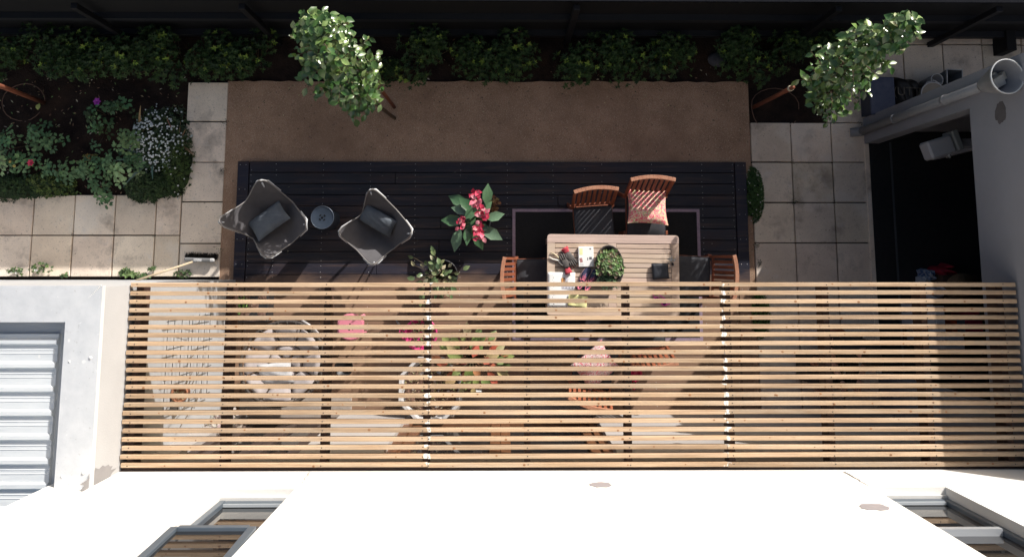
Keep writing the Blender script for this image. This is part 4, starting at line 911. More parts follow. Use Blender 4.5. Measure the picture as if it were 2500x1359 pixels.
rose = [(.10, .19, .085), (.075, .155, .07), (.13, .23, .10), (.06, .13, .06)]; pale = [(.24, .36, .17), (.18, .29, .12), (.30, .40, .20)]; dkg = [(.025, .05, .016), (.035, .07, .02), (.02, .045, .018)]; olv = [(.09, .13, .03), (.06, .10, .025), (.12, .16, .04)]
G_ = 'rose bushes in the left bed'
RB = [(40, 345, .30, .20, .40, 20, rose, 'rose bush behind the pale leaved one at the frame edge'), (85, 325, .18, .15, .42, 12, rose, 'small rose clump under the hose ring'), (10, 390, .17, .14, .62, 10, pale, 'pale leaved rose shoot at the frame edge'), (130, 345, .12, .12, .36, 8, rose, 'little rose clump facing the bare soil'),
      (55, 400, .22, .13, .40, 14, rose, 'rose bush with small yellow buds beside the pink bloom'), (150, 415, .26, .13, .42, 20, rose, 'rose bush just past the pink bloom'), (215, 412, .18, .12, .45, 15, rose, 'rose bush in the middle of the front row'),
      (310, 345, .14, .20, .62, 16, [(.13, .20, .08), (.10, .17, .07)], 'upright leafy rose stem in front of the white flowers'), (300, 425, .14, .12, .55, 11, pale, 'pale green tipped rose bush between the two mounds'), (265, 400, .15, .13, .38, 12, rose, 'rose bush over the yellowed leaves'),
      (330, 395, .18, .10, .36, 12, rose, 'rose bush at the foot of the strap leaves'), (256, 482, .11, .11, .40, 8, rose, 'rose shoot hanging over the paving edge'), (235, 450, .12, .10, .3, 8, rose, 'thin rose shoot behind the paving edge'),
      (240, 275, .16, .15, .36, 10, dkg + rose, 'dark rose bush under the magenta bloom'), (290, 262, .2, .13, .3, 10, dkg + rose, 'dark rose bush beside the magenta bloom'), (235, 320, .13, .2, .3, 10, dkg + rose, 'dark thin rose bush next to the bare soil')]
for i, (px, py, rx, ry, h, n, cols, lab) in enumerate(RB):
    bl_ = []
    if i == 5: bl_ = [(-.25, .06, .44, .045, (.62, .05, .12))]
    if i == 13: bl_ = [(.09, .09, .42, .05, (.32, .04, .36))]
    if i == 4: bl_ = [(.02, -.05, .42, .022, (.5, .4, .12)), (-.03, .0, .42, .02, (.5, .4, .12))]
    bush('rose_bush', lab, 'rose bush', px, py, rx, ry, h, n, cols, 40 + i, ls=.052 if cols is not pale else .058, group=G_, bloom=bl_)
bush('yellowed_plant', 'small plant with yellow orange leaves on the bare soil', 'plant', 222, 386, .12, .05, .12, 26, [(.34, .22, .06), (.25, .15, .05), (.2, .2, .06)], 71, ls=.022, simple=True)
# white flowering mound
def mound(name, label, px, py, rx, ry, h, n, cols, seed, ls=.03, flowers=0, fc=None, z0=0, fr=.011, group=None, fsp=None):
    rr = random.Random(seed); q = P(px, py, h * .5); t = thing(name, label, 'plant', (q.x, q.y, z0), 0, group); g = MB(); body = MB()
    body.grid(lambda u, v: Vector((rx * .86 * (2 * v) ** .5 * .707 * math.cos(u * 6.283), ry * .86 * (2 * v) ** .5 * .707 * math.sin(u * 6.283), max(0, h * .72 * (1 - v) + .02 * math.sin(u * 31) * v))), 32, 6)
    for i in range(n):
        a = rr.uniform(0, 6.283); r_ = rr.random() ** .5 * (1 + .12 * math.sin(a * 3 + seed) + .08 * math.sin(a * 7)); x, y = rx * r_ * math.cos(a), ry * r_ * math.sin(a); z = h * max(.06, 1 - r_ ** 2.2 * .9) * rr.uniform(.75, 1.1)
        ax = Vector((x / rx * .8, y / ry * .8, 1)).normalized(); c = jit(rr.choice(cols), .3)
        for j in range(4):
            o = Quaternion(ax, j * 1.6 + rr.random() * 2) @ ax.orthogonal().normalized(); g.leaf((x, y, z), o + ax * rr.uniform(.2, 1.2), ax, ls * rr.uniform(.7, 1.3), ls * .42, c, .3, simple=True)
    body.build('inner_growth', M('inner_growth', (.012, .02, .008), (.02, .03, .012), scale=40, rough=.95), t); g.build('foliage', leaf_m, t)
    if flowers:
        f = MB()
        for i in range(flowers):
            if fsp and rr.random() < .75: a = rr.uniform(0, 6.283); r_ = rr.random() ** .6; x = fsp[0] + fsp[2] * r_ * math.cos(a); y = fsp[1] + fsp[3] * r_ * math.sin(a)
            else: a = rr.uniform(0, 6.283); r_ = rr.random() ** .5 * 1.05; x = rx * r_ * math.cos(a); y = ry * r_ * math.sin(a)
            rr_ = min(1, ((x / rx) ** 2 + (y / ry) ** 2) ** .5); z = h * max(.06, 1 - rr_ ** 2.2 * .9) * 1.05 + .025; k = fr * rr.uniform(.7, 1.2)
            n_ = len(f.v); f.lathe([(k, 0), (k * .8, k * .5), (0, k * .7)], (x, y, z), 6, tint=jit(fc, .1))
        tag(f.build('blossoms', leaf_m, t), kind='stuff')
    return t
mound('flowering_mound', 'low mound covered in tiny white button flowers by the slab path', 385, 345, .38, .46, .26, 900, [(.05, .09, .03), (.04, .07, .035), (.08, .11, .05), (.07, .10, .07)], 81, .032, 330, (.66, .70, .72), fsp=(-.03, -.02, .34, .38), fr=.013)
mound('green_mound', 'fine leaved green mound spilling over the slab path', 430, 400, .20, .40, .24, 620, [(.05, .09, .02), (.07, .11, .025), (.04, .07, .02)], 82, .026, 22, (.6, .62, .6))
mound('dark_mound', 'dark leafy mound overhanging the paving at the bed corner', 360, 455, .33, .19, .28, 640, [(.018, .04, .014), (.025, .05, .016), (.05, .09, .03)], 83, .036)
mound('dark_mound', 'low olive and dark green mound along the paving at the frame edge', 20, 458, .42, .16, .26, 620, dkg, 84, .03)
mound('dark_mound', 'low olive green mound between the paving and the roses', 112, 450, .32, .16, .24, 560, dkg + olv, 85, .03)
mound('creeping_plant', 'green creeping mat with specks of white beside the dark deck', 1843, 474, .125, .36, .14, 900, [(.045, .10, .03), (.06, .12, .03), (.035, .08, .025)], 86, .022, 26, (.6, .6, .55), fr=.008)
mound('creeping_plant', 'green creeping mat under the pergola at the deck end', 1858, 770, .13, .30, .14, 500, [(.045, .10, .03), (.06, .12, .03)], 87, .022)
# strap leaves
def straps(name, label, px, py, n, L_, w, cols, seed, lean=.5, group=None):
    rr = random.Random(seed); q = P(px, py); t = thing(name, label, 'plant', (q.x, q.y, 0), 0, group)
    for i in range(n):
        a = rr.uniform(0, 6.28); le_ = rr.uniform(lean * .6, lean * 1.4); c = jit(rr.choice(cols), .2); ln = L_ * rr.uniform(.6, 1.1); g = MB(); vs = []; K = 7
        for k in range(K + 1):
            f = k / K; r_ = ln * f * le_; z = ln * (f * (1 - .45 * f * le_)); ww = w * (1 - f ** 2.5) * .5 + .001; b = Vector((-math.sin(a), math.cos(a), 0)); cpt = Vector((math.cos(a) * r_, math.sin(a) * r_, max(.01, z)))
            vs += [cpt - b * ww, cpt + b * ww]
        g.add(vs, [(2 * k, 2 * k + 1, 2 * k + 3, 2 * k + 2) for k in range(K)], c, smooth=True); g.build('strap_leaf', leaf_m, t)
straps('iris_clump', 'blue green strap leaves rising out of the white flowers', 378, 385, 9, .50, .035, [(.12, .19, .17), (.14, .20, .14), (.10, .17, .15)], 91, .75)
straps('iris_clump', 'dried orange brown strap leaves at the back of the white flowers', 345, 330, 4, .42, .04, [(.36, .19, .10), (.30, .20, .10), (.2, .2, .08)], 97, .6)
straps('dried_grass', 'reddish dry leaves fallen over the slab path edge', 440, 350, 9, .34, .018, [(.30, .15, .10), (.36, .22, .14), (.22, .12, .08)], 93, .95)
# scattered leaf litter, one object
rr = random.Random(9); g = MB()
for i in range(420):
    px, py = rr.uniform(0, 450), rr.uniform(190, 475)
    if rr.random() < .3: px, py = rr.uniform(0, 1830), rr.uniform(60, 200)
    q = P(px, py); g.leaf((q.x, q.y, .03 + rr.uniform(0, .015)), (rr.uniform(-1, 1), rr.uniform(-1, 1), .1), (0, 0, 1), rr.uniform(.018, .05), rr.uniform(.008, .018), jit(rr.choice([(.30, .26, .16), (.42, .38, .3), (.18, .10, .06), (.12, .2, .06), (.2, .12, .08)]), .3), .2, simple=True)
for i in range(220):
    px, py = rr.uniform(560, 1825), 205 + abs(rr.gauss(0, 30)) if rr.random() < .6 else rr.uniform(210, 390)
    q = P(px, py); g.leaf((q.x, q.y, .026), (rr.uniform(-1, 1), rr.uniform(-1, 1), .05), (0, 0, 1), rr.uniform(.012, .03), rr.uniform(.006, .014), jit(rr.choice([(.06, .045, .035), (.05, .08, .035), (.07, .05, .04), (.45, .38, .22)]), .3), .2, simple=True)
tag(g.build('leaf_litter', leaf_m), 'scattered fallen leaves and bits on the soil and gravel', kind='stuff')
q = P(99, 263); g = MB(); g.leaf((q.x, q.y - .04, .05), (.1, 1, .2), (0, 0, 1), .085, .06, (.40, .44, .14), .3); tag(g.build('fallen_leaf', leaf_m), 'single large yellow green leaf at the foot of the leftmost stake', 'leaf')
# dark stone
q = P(1750, 147); g = MB(); g.lathe([(.11, 0), (.125, .03), (.10, .06), (.05, .075), (0, .078)], (0, 0, 0), 14, sy=.8); o = tag(g.build('garden_stone', M('stone_dark', (.06, .065, .08), (.04, .045, .055), scale=9, rough=.8, bump=.4)), 'round dark stone on the soil between hedge shrubs', 'stone'); o.location = (q.x, q.y, 0)
# weeds along the wall foot
for i, (px, py, rx, h, n, fl, lab) in enumerate(((42, 662, .11, .12, 24, 3, 'small white flowered weed at the wall foot by the frame edge'), (97, 655, .15, .16, 34, 2, 'wispy white flowered weed at the foot of the white wall'), (313, 668, .09, .08, 14, 0, 'lobed green weed at the wall foot before the broom handle'),
        (348, 674, .10, .05, 26, 0, 'low mat of weed under the broom handle'), (372, 655, .05, .08, 10, 0, 'tiny upright weed in the paving joint behind the broom handle'), (448, 668, .11, .05, 22, 0, 'low weed sprig beside the broom head'), (160, 672, .06, .03, 8, 0, 'tiny flat weed tuft at the wall foot'))):
    bush('weed', lab, 'weed', px, py, rx, rx * .45, h, n, [(.09, .15, .05), (.12, .18, .06), (.07, .11, .05)], 120 + i, ls=.022 if i != 2 else .05, simple=True, group='weeds along the wall foot', z0=.03,
         bloom=[(U(-rx, rx) * .7, -.02, h, .016, (.75, .72, .68)) for _ in range(fl)])
# ---- canna in a pot
def pot(parent, name, r0, r1, h, mat, n=28, rim=.012):
    g = MB(); g.lathe([(r0 * .9, 0), (r0, .01), (r1, h - .03), (r1 + rim, h - .028), (r1 + rim, h), (r1 - .004, h), (r1 - .01, h - .04), (0, h - .045)], (0, 0, 0), n); return g.build(name, mat, parent)
terra = M('terracotta', (.36, .16, .09), (.28, .12, .07), scale=9, rough=.8, bump=.15); potdark = M('pot_dark', (.02, .02, .022), (.028, .028, .03), rough=.45)
q = P(1165, 537, .6)
cn = thing('canna_plant', 'pink flowering canna with broad leaves in a dark pot on the deck', 'potted plant', (q.x, q.y, ZD))
pot(cn, 'pot', .10, .14, .26, potdark)
g = MB(); s = MB(); rr = random.Random(31)
C0 = Vector((q.x, q.y, ZD))
LV = [((1120, 490), (-.9, .5), .24), ((1190, 475), (.15, 1), .22), ((1208, 528), (1, .25), .20), ((1200, 570), (.9, -.5), .25), ((1180, 555), (1, -.1), .15), ((1105, 538), (-1, .05), .24), ((1115, 585), (-.35, -1), .24), ((1142, 575), (.05, -1), .2), ((1168, 585), (.35, -1), .22), ((1125, 512), (-.8, .2), .2), ((1150, 520), (-.6, -.5), .2), ((1185, 510), (.5, .8), .2), ((1160, 560), (-.2, -.8), .18), ((1140, 500), (-.7, .7), .22), ((1150, 545), (.3, .6), .18)]
for (px, py), (dx, dy), ln in LV:
    z = rr.uniform(.42, .62); e = P(px, py, ZD + z) - C0; d = Vector((dx, dy, 0)).normalized(); b = e - d * ln * .55; b.z = z - .02
    s.tube([(b.x * .12, b.y * .12, .2), (b.x * .5, b.y * .5, z * .7), tuple(b)], [.012, .009, .006], 6)
    g.leaf(b, d + Vector((0, 0, rr.uniform(.05, .45))), Vector((rr.uniform(-.5, .5), rr.uniform(-.5, .5), 1)), ln * 1.12, ln * .58, jit(rr.choice([(.075, .15, .07), (.055, .12, .055), (.10, .18, .10), (.14, .22, .14)]), .15), .22)
g.build('foliage', leaf_t, cn); s.build('stems', M('stem_green', (.10, .16, .06), rough=.6), cn)
for (px, py, r_) in ((1162, 484, .105), (1178, 525, .10), (1126, 545, .085), (1171, 567, .10)):
    z = rr.uniform(.72, .80); e = P(px, py, ZD + z) - C0; f = MB()
    f2 = MB(); f2.tube([(e.x * .2, e.y * .2, .3), (e.x * .8, e.y * .8, z * .7), (e.x, e.y, z)], .006, 6)
    for k in range(26):
        d = rvec(rr); d.z = abs(d.z) * .7 + .1; p = Vector((e.x, e.y, z)) + Vector((rr.uniform(-1, 1) * r_ * .4, rr.uniform(-1, 1) * r_ * .75, rr.uniform(-.02, .03)))
        f.leaf(p, d, Vector((0, 0, 1)), r_ * rr.uniform(.45, .7), r_ * .5, jit(rr.choice([(.66, .06, .13), (.76, .16, .23), (.80, .30, .35), (.55, .03, .08)]), .15), .4)
    fo_ = f.build('flower', leaf_m, cn); f2.build('flower_stalk', M('stem_green', (.1, .16, .06)), fo_)
q2 = P(1205, 498, .2); bush('dried_plant', 'small rusty brown dried plant beside the canna leaves', 'plant', 1206, 500, .07, .10, .25, 40, [(.22, .09, .04), (.14, .06, .03), (.3, .18, .08)], 133, ls=.03, simple=True, z0=ZD)
# ---- variegated shrub in big round dark pot by the pergola edge
q = P(1080, 672, .38)
vp = thing('potted_shrub', 'pale variegated leafy shrub in a round black pot at the pergola edge', 'potted plant', (q.x, q.y, ZD))
pot(vp, 'pot', .13, .17, .33, potdark)
g = MB(); s = MB(); rr = random.Random(35); C0 = Vector((q.x, q.y, ZD))
for i in range(120):
    px, py = rr.gauss(1066, 21), rr.gauss(680, 23); z = rr.uniform(.42, .7)
    if py < 640: px = min(px, 1062)
    e = P(px, py, ZD + z) - C0; d = Vector((e.x - .0, e.y, 0)); d = (d.normalized() if d.length > .02 else Vector((1, 0, 0))) + Vector((rr.uniform(-.7, .7), rr.uniform(-.7, .7), rr.uniform(-.1, .5)))
    s.tube([(e.x * .1, e.y * .1, .25), (e.x * .6, e.y * .6, z * .8), (e.x, e.y, z)], [.006, .004, .003], 4)
    ln = rr.uniform(.055, .10); g.leaf(e, d, Vector((rr.uniform(-.5, .5), rr.uniform(-.5, .5), 1)), ln, ln * .62, jit(rr.choice([(.14, .19, .08), (.24, .26, .13), (.10, .14, .06), (.36, .32, .2), (.07, .11, .05)]), .2), .3)
g.build('foliage', leaf_t, vp); s.build('stems', twig, vp)
# ================================================================ OTHER THINGS
def Q(px, py, z, z0=None): p = P(px, py, z); return Vector((p.x, p.y, z if z0 is None else z0))
# ---- broom
a, b = P(454, 634, .05), P(527, 634, .05); hx = (b.x - a.x)
br = thing('broom', 'push broom with black bristles and a pale wooden handle resting by the wall', 'broom', ((a.x + b.x) / 2, a.y, .035), R(-2))
g = MB(); g.box(-hx / 2, -.022, .055, hx / 2, .022, .085, b=.012); g.build('head', M('broom_grey', (.20, .20, .20), (.12, .12, .12), scale=12, rough=.6, stretch=(.3, 4, 1)), br)
rr = random.Random(6); g = MB()
for i in range(900):
    x = rr.uniform(-hx / 2 + .005, hx / 2 - .005); y = rr.uniform(-.02, .02); e = Vector((x + rr.uniform(-.02, .02) + .02 * (2 * x / hx) ** 5, .02 + y * 1.2 + rr.uniform(0, .055), 0)); g.tube([(x, y, .06), (x * 1.01, y + .02, .04), e], .0016, 3)
g.build('bristles', M('bristle_black', (.012, .011, .010), rough=.7), br)
g = MB(); g.box(hx / 2 - .055, -.0225, .054, hx / 2 + .002, .0225, .0865, b=.012); g.build('end_cap', M('cap_pale', (.45, .45, .44), rough=.5), br)
g = MB(); g.box(-.06, -.018, .0855, .035, .014, .0865); lb_ = g.build('label', M('label_white', (.62, .62, .62), (.3, .3, .3), scale=60, rough=.6), br)
hs = Vector((-.02, -.01, .09)); inv = Matrix.Rotation(-br.rotation_euler.z, 3, 'Z'); he = inv @ (Q(331, 685, .42) - br.location)
g = MB(); g.tube([hs, hs + (he - hs) * .07], [.016, .013], 8); g.build('socket', M('broom_grey', (.2, .2, .2)), br); g = MB(); g.tube([hs + (he - hs) * .05, he], .0125, 10); g.build('handle', M('handle_beech', (.56, .45, .31), (.47, .37, .25), scale=10, rough=.6, stretch=(.3, 3, 3)), br)
# ---- things beside the column
tub = thing('storage_tub', 'dark blue plastic tub standing against the wing column', 'tub', (Q(2150, 236, .3, .03)))
g = MB(); x0, x1, y0, y1 = -.14, .14, -.22, .22
g.add([(x0 * .85, y0 * .9, 0), (x1 * .85, y0 * .9, 0), (x1 * .85, y1 * .9, 0), (x0 * .85, y1 * .9, 0), (x0, y0, .3), (x1, y0, .3), (x1, y1, .3), (x0, y1, .3)], [(3, 2, 1, 0), (0, 1, 5, 4), (1, 2, 6, 5), (2, 3, 7, 6), (3, 0, 4, 7)]); g.build('body', M('tub_blue', (.02, .028, .05), rough=.5), tub)
MB().box(x0 - .01, y0 - .01, .301, x1 + .01, y1 + .01, .325, b=.01).build('lid', M('tub_blue_dusty', (.035, .045, .085), (.06, .07, .11), scale=12, rough=.6), tub)
bag = thing('garden_bag', 'crumpled black sack with faded tan lettering beside the blue tub', 'bag', (Q(2212, 226, .25, .03)), R(-12))
g = MB(); bw = .34
def sack(u, v): 
    a, b = 2 * u - 1, 2 * v - 1; e = max(0, (1 - a ** 6) * (1 - b ** 6)); return Vector((a * bw / 2 * (1 + .06 * math.sin(b * 4)), b * .2 * (1 + .05 * math.sin(a * 5)), .26 * e ** .5 + .015 * math.sin(a * 7 + b * 5) * e))
g.grid(sack, 22, 18); g.build('sack', M('sack_black', (.010, .009, .009), (.016, .014, .013), scale=9, rough=.45), bag)
tm = text_mesh('(UTT', .15, .001); tm.materials.append(M('print_tan', (.10, .085, .065), (.06, .05, .04), scale=14, rough=.7)); o = bpy.data.objects.new('lettering', tm); COL.objects.link(o); o.parent = bag; o.location = (-.02, -.01, .279); o.rotation_euler = (0, 0, R(10))
paleP = M('plastic_pale', (.45, .46, .46), (.38, .38, .38), rough=.5); dks = M('inside_dark', (.05, .045, .045), (.10, .06, .06), scale=14, rough=.9)
bk = thing('paint_pail', 'small round white rimmed pail next to the square planter pot', 'pail', (Q(2284, 196, .3, .03)))
g = MB(); g.lathe([(.060, 0), (.072, .3), (.068, .3), (.056, .04), (0, .04)], (0, 0, 0), 24); g.build('body', M('plastic_grey', (.22, .22, .22), rough=.5), bk)
g = MB(); g.tube([(.071 * math.cos(t * .3), .071 * math.sin(t * .3), .303) for t in range(21)], .006, 6, closed=True); g.tube([(-.07, .02, .3), (.0, -.02, .27), (.07, -.05, .3)], .004, 5); g.build('rim', paleP, bk); g = MB(); g.lathe([(.058, .12), (0, .13)], (0, 0, 0), 14); g.build('contents', dks, bk)
sp = thing('square_pot', 'square grey planter pot with a pale rim, empty and open', 'pot', (Q(2327, 190, .34, .03)), R(-3))
g = MB(); s1 = .092; s0 = .07
g.add([(-s0, -s0, 0), (s0, -s0, 0), (s0, s0, 0), (-s0, s0, 0), (-s1, -s1, .34), (s1, -s1, .34), (s1, s1, .34), (-s1, s1, .34), (-s1 + .01, -s1 + .01, .34), (s1 - .01, -s1 + .01, .34), (s1 - .01, s1 - .01, .34), (-s1 + .01, s1 - .01, .34), (-s0, -s0, .05), (s0, -s0, .05), (s0, s0, .05), (-s0, s0, .05)],
      [(3, 2, 1, 0), (0, 1, 5, 4), (1, 2, 6, 5), (2, 3, 7, 6), (3, 0, 4, 7), (8, 9, 13, 12), (9, 10, 14, 13), (10, 11, 15, 14), (11, 8, 12, 15), (12, 13, 14, 15)]); g.build('body', M('plastic_slate', (.11, .125, .14), rough=.5), sp)
g = MB(); 
for a_, b_ in (((-s1, -s1), (s1, -s1)), ((s1, -s1), (s1, s1)), ((s1, s1), (-s1, s1)), ((-s1, s1), (-s1, -s1))): g.tube([(a_[0], a_[1], .342), (b_[0], b_[1], .342)], .007, 6)
g.build('rim', paleP, sp)
cb = thing('bucket', 'large cream bucket with a tan lid half hidden behind the wing column', 'bucket', (Q(2276, 232, .36, .03)))
g = MB(); g.lathe([(.12, 0), (.145, .33), (.152, .34), (.152, .355), (.14, .355), (0, .352)], (0, 0, 0), 28); g.build('body', M('bucket_tan', (.24, .21, .17), (.2, .17, .13), rough=.6), cb); g = MB(); g.tube([(.148 * math.cos(t * .25), .148 * math.sin(t * .25), .357) for t in range(25)], .007, 6, closed=True); g.build('rim', paleP, cb); g = MB(); g.tube([(-.14, .03, .34), (-.07, .15, .36), (.03, .17, .36), (.1, .12, .35)], .005, 5); g.build('handle', paleP, cb)
# ---- wire trellis on the neighbour's side wall
tr = thing('wire_trellis', 'thin wire grid fixed to the white wall under the pergola', 'trellis', (XL, -.9, 0)); wm_ = M('wire_dark', (.03, .03, .03), rough=.5)
for z in (.95, 1.1, 1.25, 1.42, 1.5, 1.68, 1.85, 2.0): MB().tube([(.05, .40, z), (.05, -.48, z + .01)], .0035, 5).build('wire', wm_, tr)
for y in (.38, .12, -.16, -.44): MB().tube([(.06, y, .9), (.06, y, 2.05)], .0045, 5).build('wire', wm_, tr)
rr = random.Random(8)
for i in range(9):
    y = rr.uniform(-.4, .4); z = rr.uniform(1, 1.5); MB().tube([(.06, y, z), (.07, y - rr.uniform(.05, .2), z + .2), (.06, y - rr.uniform(0, .3), z + .5)], .003, 4).build('dry_tendril', twig, tr)
wp = thing('wall_pot', 'small terracotta half pot hung on the white wall', 'pot', (XL + .09, -1.22, 1.62))
g = MB(); g.lathe([(.05, 0), (.075, .13), (.083, .13), (.083, .15), (.07, .15), (.06, .1), (0, .1)], (0, 0, 0), 20); g.build('pot_body', terra, wp)
g = MB()
for i in range(30): g.leaf((U(-.03, .03), U(-.03, .03), .13), (U(-1, 1), U(-1, 1), U(.2, 1)), (0, 0, 1), U(.04, .08), .012, jit((.35, .28, .18), .3), .3, simple=True)
g.build('dry_plant', leaf_m, wp)
# ---- round wicker chair with quilted cushion
wick = M('wicker_dark', (.03, .025, .023), (.07, .06, .055), scale=60, rough=.6, bump=.8, bscale=120); cuf = M('cushion_greige', (.33, .30, .30), (.26, .235, .235), scale=7, rough=.9, bump=.15)
q = Q(690, 885, .55, ZD)
wc = thing('basket_chair', 'round black wicker basket chair filled with a pale quilted cushion', 'chair', q, R(20))
g = MB(); Rr = .47
def dish(r_, a, z0=.22, k=1.): return Vector((r_ * math.cos(a), r_ * math.sin(a) * .95, .28 + .24 * (r_ / Rr) ** 2 * (1 - .35 * math.sin(a + .2))))
for k in range(9):
    rr_ = Rr * (.3 + .7 * k / 8); g.tube([dish(rr_, t * math.pi / 18) - Vector((0, 0, .03)) for t in range(36)], .010 if k < 8 else .022, 6, closed=True)
for t in range(28): a = t * math.pi / 14; g.tube([dish(Rr * .12, a) - Vector((0, 0, .03)), dish(Rr * .55, a + .15) - Vector((0, 0, .03)), dish(Rr, a + .3)], .007, 5)
g.build('basket', wick, wc)
g = MB(); g.tube([(.30 * math.cos(t * .35), .30 * math.sin(t * .35), .02) for t in range(18)], .02, 8, closed=True); 
for t in range(8): a = t * .785; g.tube([(.3 * math.cos(a), .3 * math.sin(a), .02), (.16 * math.cos(a + .4), .16 * math.sin(a + .4), .26)], .012, 6)
g.build('base', wick, wc)
def seg_cush(a0, a1, r0, r1, th, name='cushion_panel'):
    g = MB()
    def f(sg):
        def h(u, v):
            aa, rr_ = a0 + (a1 - a0) * u, r0 + (r1 - r0) * v; p = dish(rr_, aa); e = max(0, (1 - (2 * u - 1) ** 4) * (1 - (2 * v - 1) ** 4)) ** .5; return p + Vector((0, 0, .02 + (th * e if sg > 0 else 0)))
        return h
    g.grid(f(1), 8, 8); g.grid(lambda u, v: f(-1)(1 - u, v), 8, 8); return g.build(name, cuf, wc)
for i in range(8): a = i * math.pi / 4; seg_cush(a + .02, a + math.pi / 4 - .02, .20, .43, .075)
for i in range(4): a = i * math.pi / 2 + .4; seg_cush(a + .04, a + math.pi / 2 - .04, .01, .195, .07)
pw = tag(cushion_mesh(.40, .26, .13, 14, .08, 2.6, .006, 44).build('pillow', M('pillow_pale', (.47, .48, .50), (.4, .4, .41), scale=5, rough=.85)), 'pale rectangular pillow lying in the round wicker chair', 'pillow'); q_ = Q(672, 912, .55); pw.location = (q_.x, q_.y, ZD + .47); pw.rotation_euler = (R(8), R(-6), R(8))
q = Q(760, 800, .45, ZD); fs_ = thing('hoop_stand', 'thin pale metal hoop leaning behind the wicker chair', 'hoop', q); g = MB(); g.tube([(-.12, .12, .5), (.05, .02, .52), (.14, -.10, .45), (.16, -.16, .02)], .012, 7); g.build('tube', M('tube_pale', (.5, .48, .48), rough=.4, metallic=.4), fs_)
# planter crate at the deck edge
q = Q(618, 752, .3, ZD); cr = thing('planter_box', 'dark planter box of soil with a green sprig at the deck edge', 'planter', q); g = MB(); g.box(-.17, -.16, 0, .17, .16, .24, b=.006); g.build('box', potdark, cr); g = MB(); g.grid(lambda u, v: Vector((-.155 + .31 * u, -.145 + .29 * v, .243 + .02 * math.sin(u * 9) * math.sin(v * 8))), 14, 14); g.build('soil_fill', M('bark_mulch', (.16, .09, .065), (.07, .04, .03), scale=40, rough=.95, bump=1, bscale=60, speck=((.4, .32, .26), 70, .62)), cr)
g = MB(); rr = random.Random(2)
for i in range(40): g.leaf((rr.uniform(-.16, -.05), rr.uniform(-.05, .12), .27), (rr.uniform(-1, 1), rr.uniform(-1, 1), .6), (0, 0, 1), .035, .018, jit((.16, .30, .06), .3), .3, simple=True)
g.build('sprig', leaf_m, cr)
# ---- pink stool
pinkp = M('plastic_pink', (.62, .22, .28), (.58, .19, .25), scale=4, rough=.4, spec=.4)
q = Q(858, 797, .38, ZD); ps_ = thing('pink_stool', 'pink plastic stool with a pattern of finger holes in its seat', 'stool', q, R(0))
def sqr(r, p=3.2, n=40): return [(r * math.copysign(abs(math.cos(t)) ** (2 / p), math.cos(t)), r * math.copysign(abs(math.sin(t)) ** (2 / p), math.sin(t))) for t in [2 * math.pi * i / n for i in range(n)]]
g = MB(); g.prism(sqr(.150, 2.3), .33, .355); g.prism(sqr(.140, 2.3), .355, .365); g.box(-.15, -.07, .3305, .15, .07, .3545); bevelmod(g.build('seat', pinkp, ps_), .004)
for i in range(4):
    a = math.pi / 4 + i * math.pi / 2; g = MB(); c, s = math.cos(a), math.sin(a); g.beam((.12 * c, .12 * s, .33), (.145 * c, .145 * s, 0), .06, .012, up=(c, s, .1)); g.build('leg', pinkp, ps_)
g = MB(); hm_ = M('hole_black', (.004, .004, .004)); g.lathe([(.016, .3655), (0, .3657)], (0, 0, 0), 12)
for k in range(5): a0 = k * 1.2566 + .2; g.add([(r_ * math.cos(a0 + t), r_ * math.sin(a0 + t), .3656) for r_, t in ((.030, 0), (.040, 0), (.042, .35), (.040, .6), (.030, .6))], [(0, 1, 2, 3, 4)])
g.build('hand_hole', hm_, ps_)
# black bowl
q = Q(840, 896, .15, ZD); o = tag(MB().lathe([(.05, 0), (.09, .02), (.11, .10), (.104, .10), (.08, .03), (0, .02)], (0, 0, 0), 20).build('bowl', potdark), 'low black bowl on the deck below the pink stool', 'bowl'); o.location = q
# ---- pink rimmed pot with seedlings
hot = M('plastic_hotpink', (.60, .05, .20), (.55, .04, .17), rough=.35)
q = Q(1028, 815, .35, ZD); pp = thing('pink_tub', 'hot pink flexible tub of dried seedlings beside the middle rafter', 'tub', q)
g = MB(); g.lathe([(.14, 0), (.18, .30), (.192, .30), (.192, .315), (.17, .31), (.15, .24), (0, .24)], (0, 0, 0), 30); g.build('body', hot, pp)
g = MB(); rr = random.Random(14)
for i in range(260): a = rr.uniform(0, 6.28); r_ = .155 * rr.random() ** .5; g.leaf((r_ * math.cos(a), r_ * math.sin(a), rr.uniform(.25, .33)), (rr.uniform(-1, 1), rr.uniform(-1, 1), rr.uniform(0, .8)), (0, 0, 1), rr.uniform(.03, .06), .012, jit(rr.choice([(.20, .22, .08), (.30, .24, .14), (.12, .14, .06), (.09, .06, .04)]), .3), .3, simple=True)
g.build('seedlings', leaf_m, pp); g = MB(); g.tube([(-.19, .02, .3), (-.24, .06, .33), (-.24, -.02, .33), (-.18, -.06, .3)], .009, 6); g.build('handle', hot, pp)
q = Q(975, 800, .2, ZD); tg = thing('barbecue_tongs', 'thin metal tongs lying on the deck beside the pink tub', 'tongs', q, R(-55)); g = MB(); g.tube([(-.12, .0, .012), (.0, .012, .016), (.15, .014, .012)], .005, 5); g.build('arm', sil, tg); g = MB(); g.tube([(-.12, .0, .012), (.0, -.012, .016), (.15, -.014, .012)], .005, 5); g.build('arm', sil, tg)
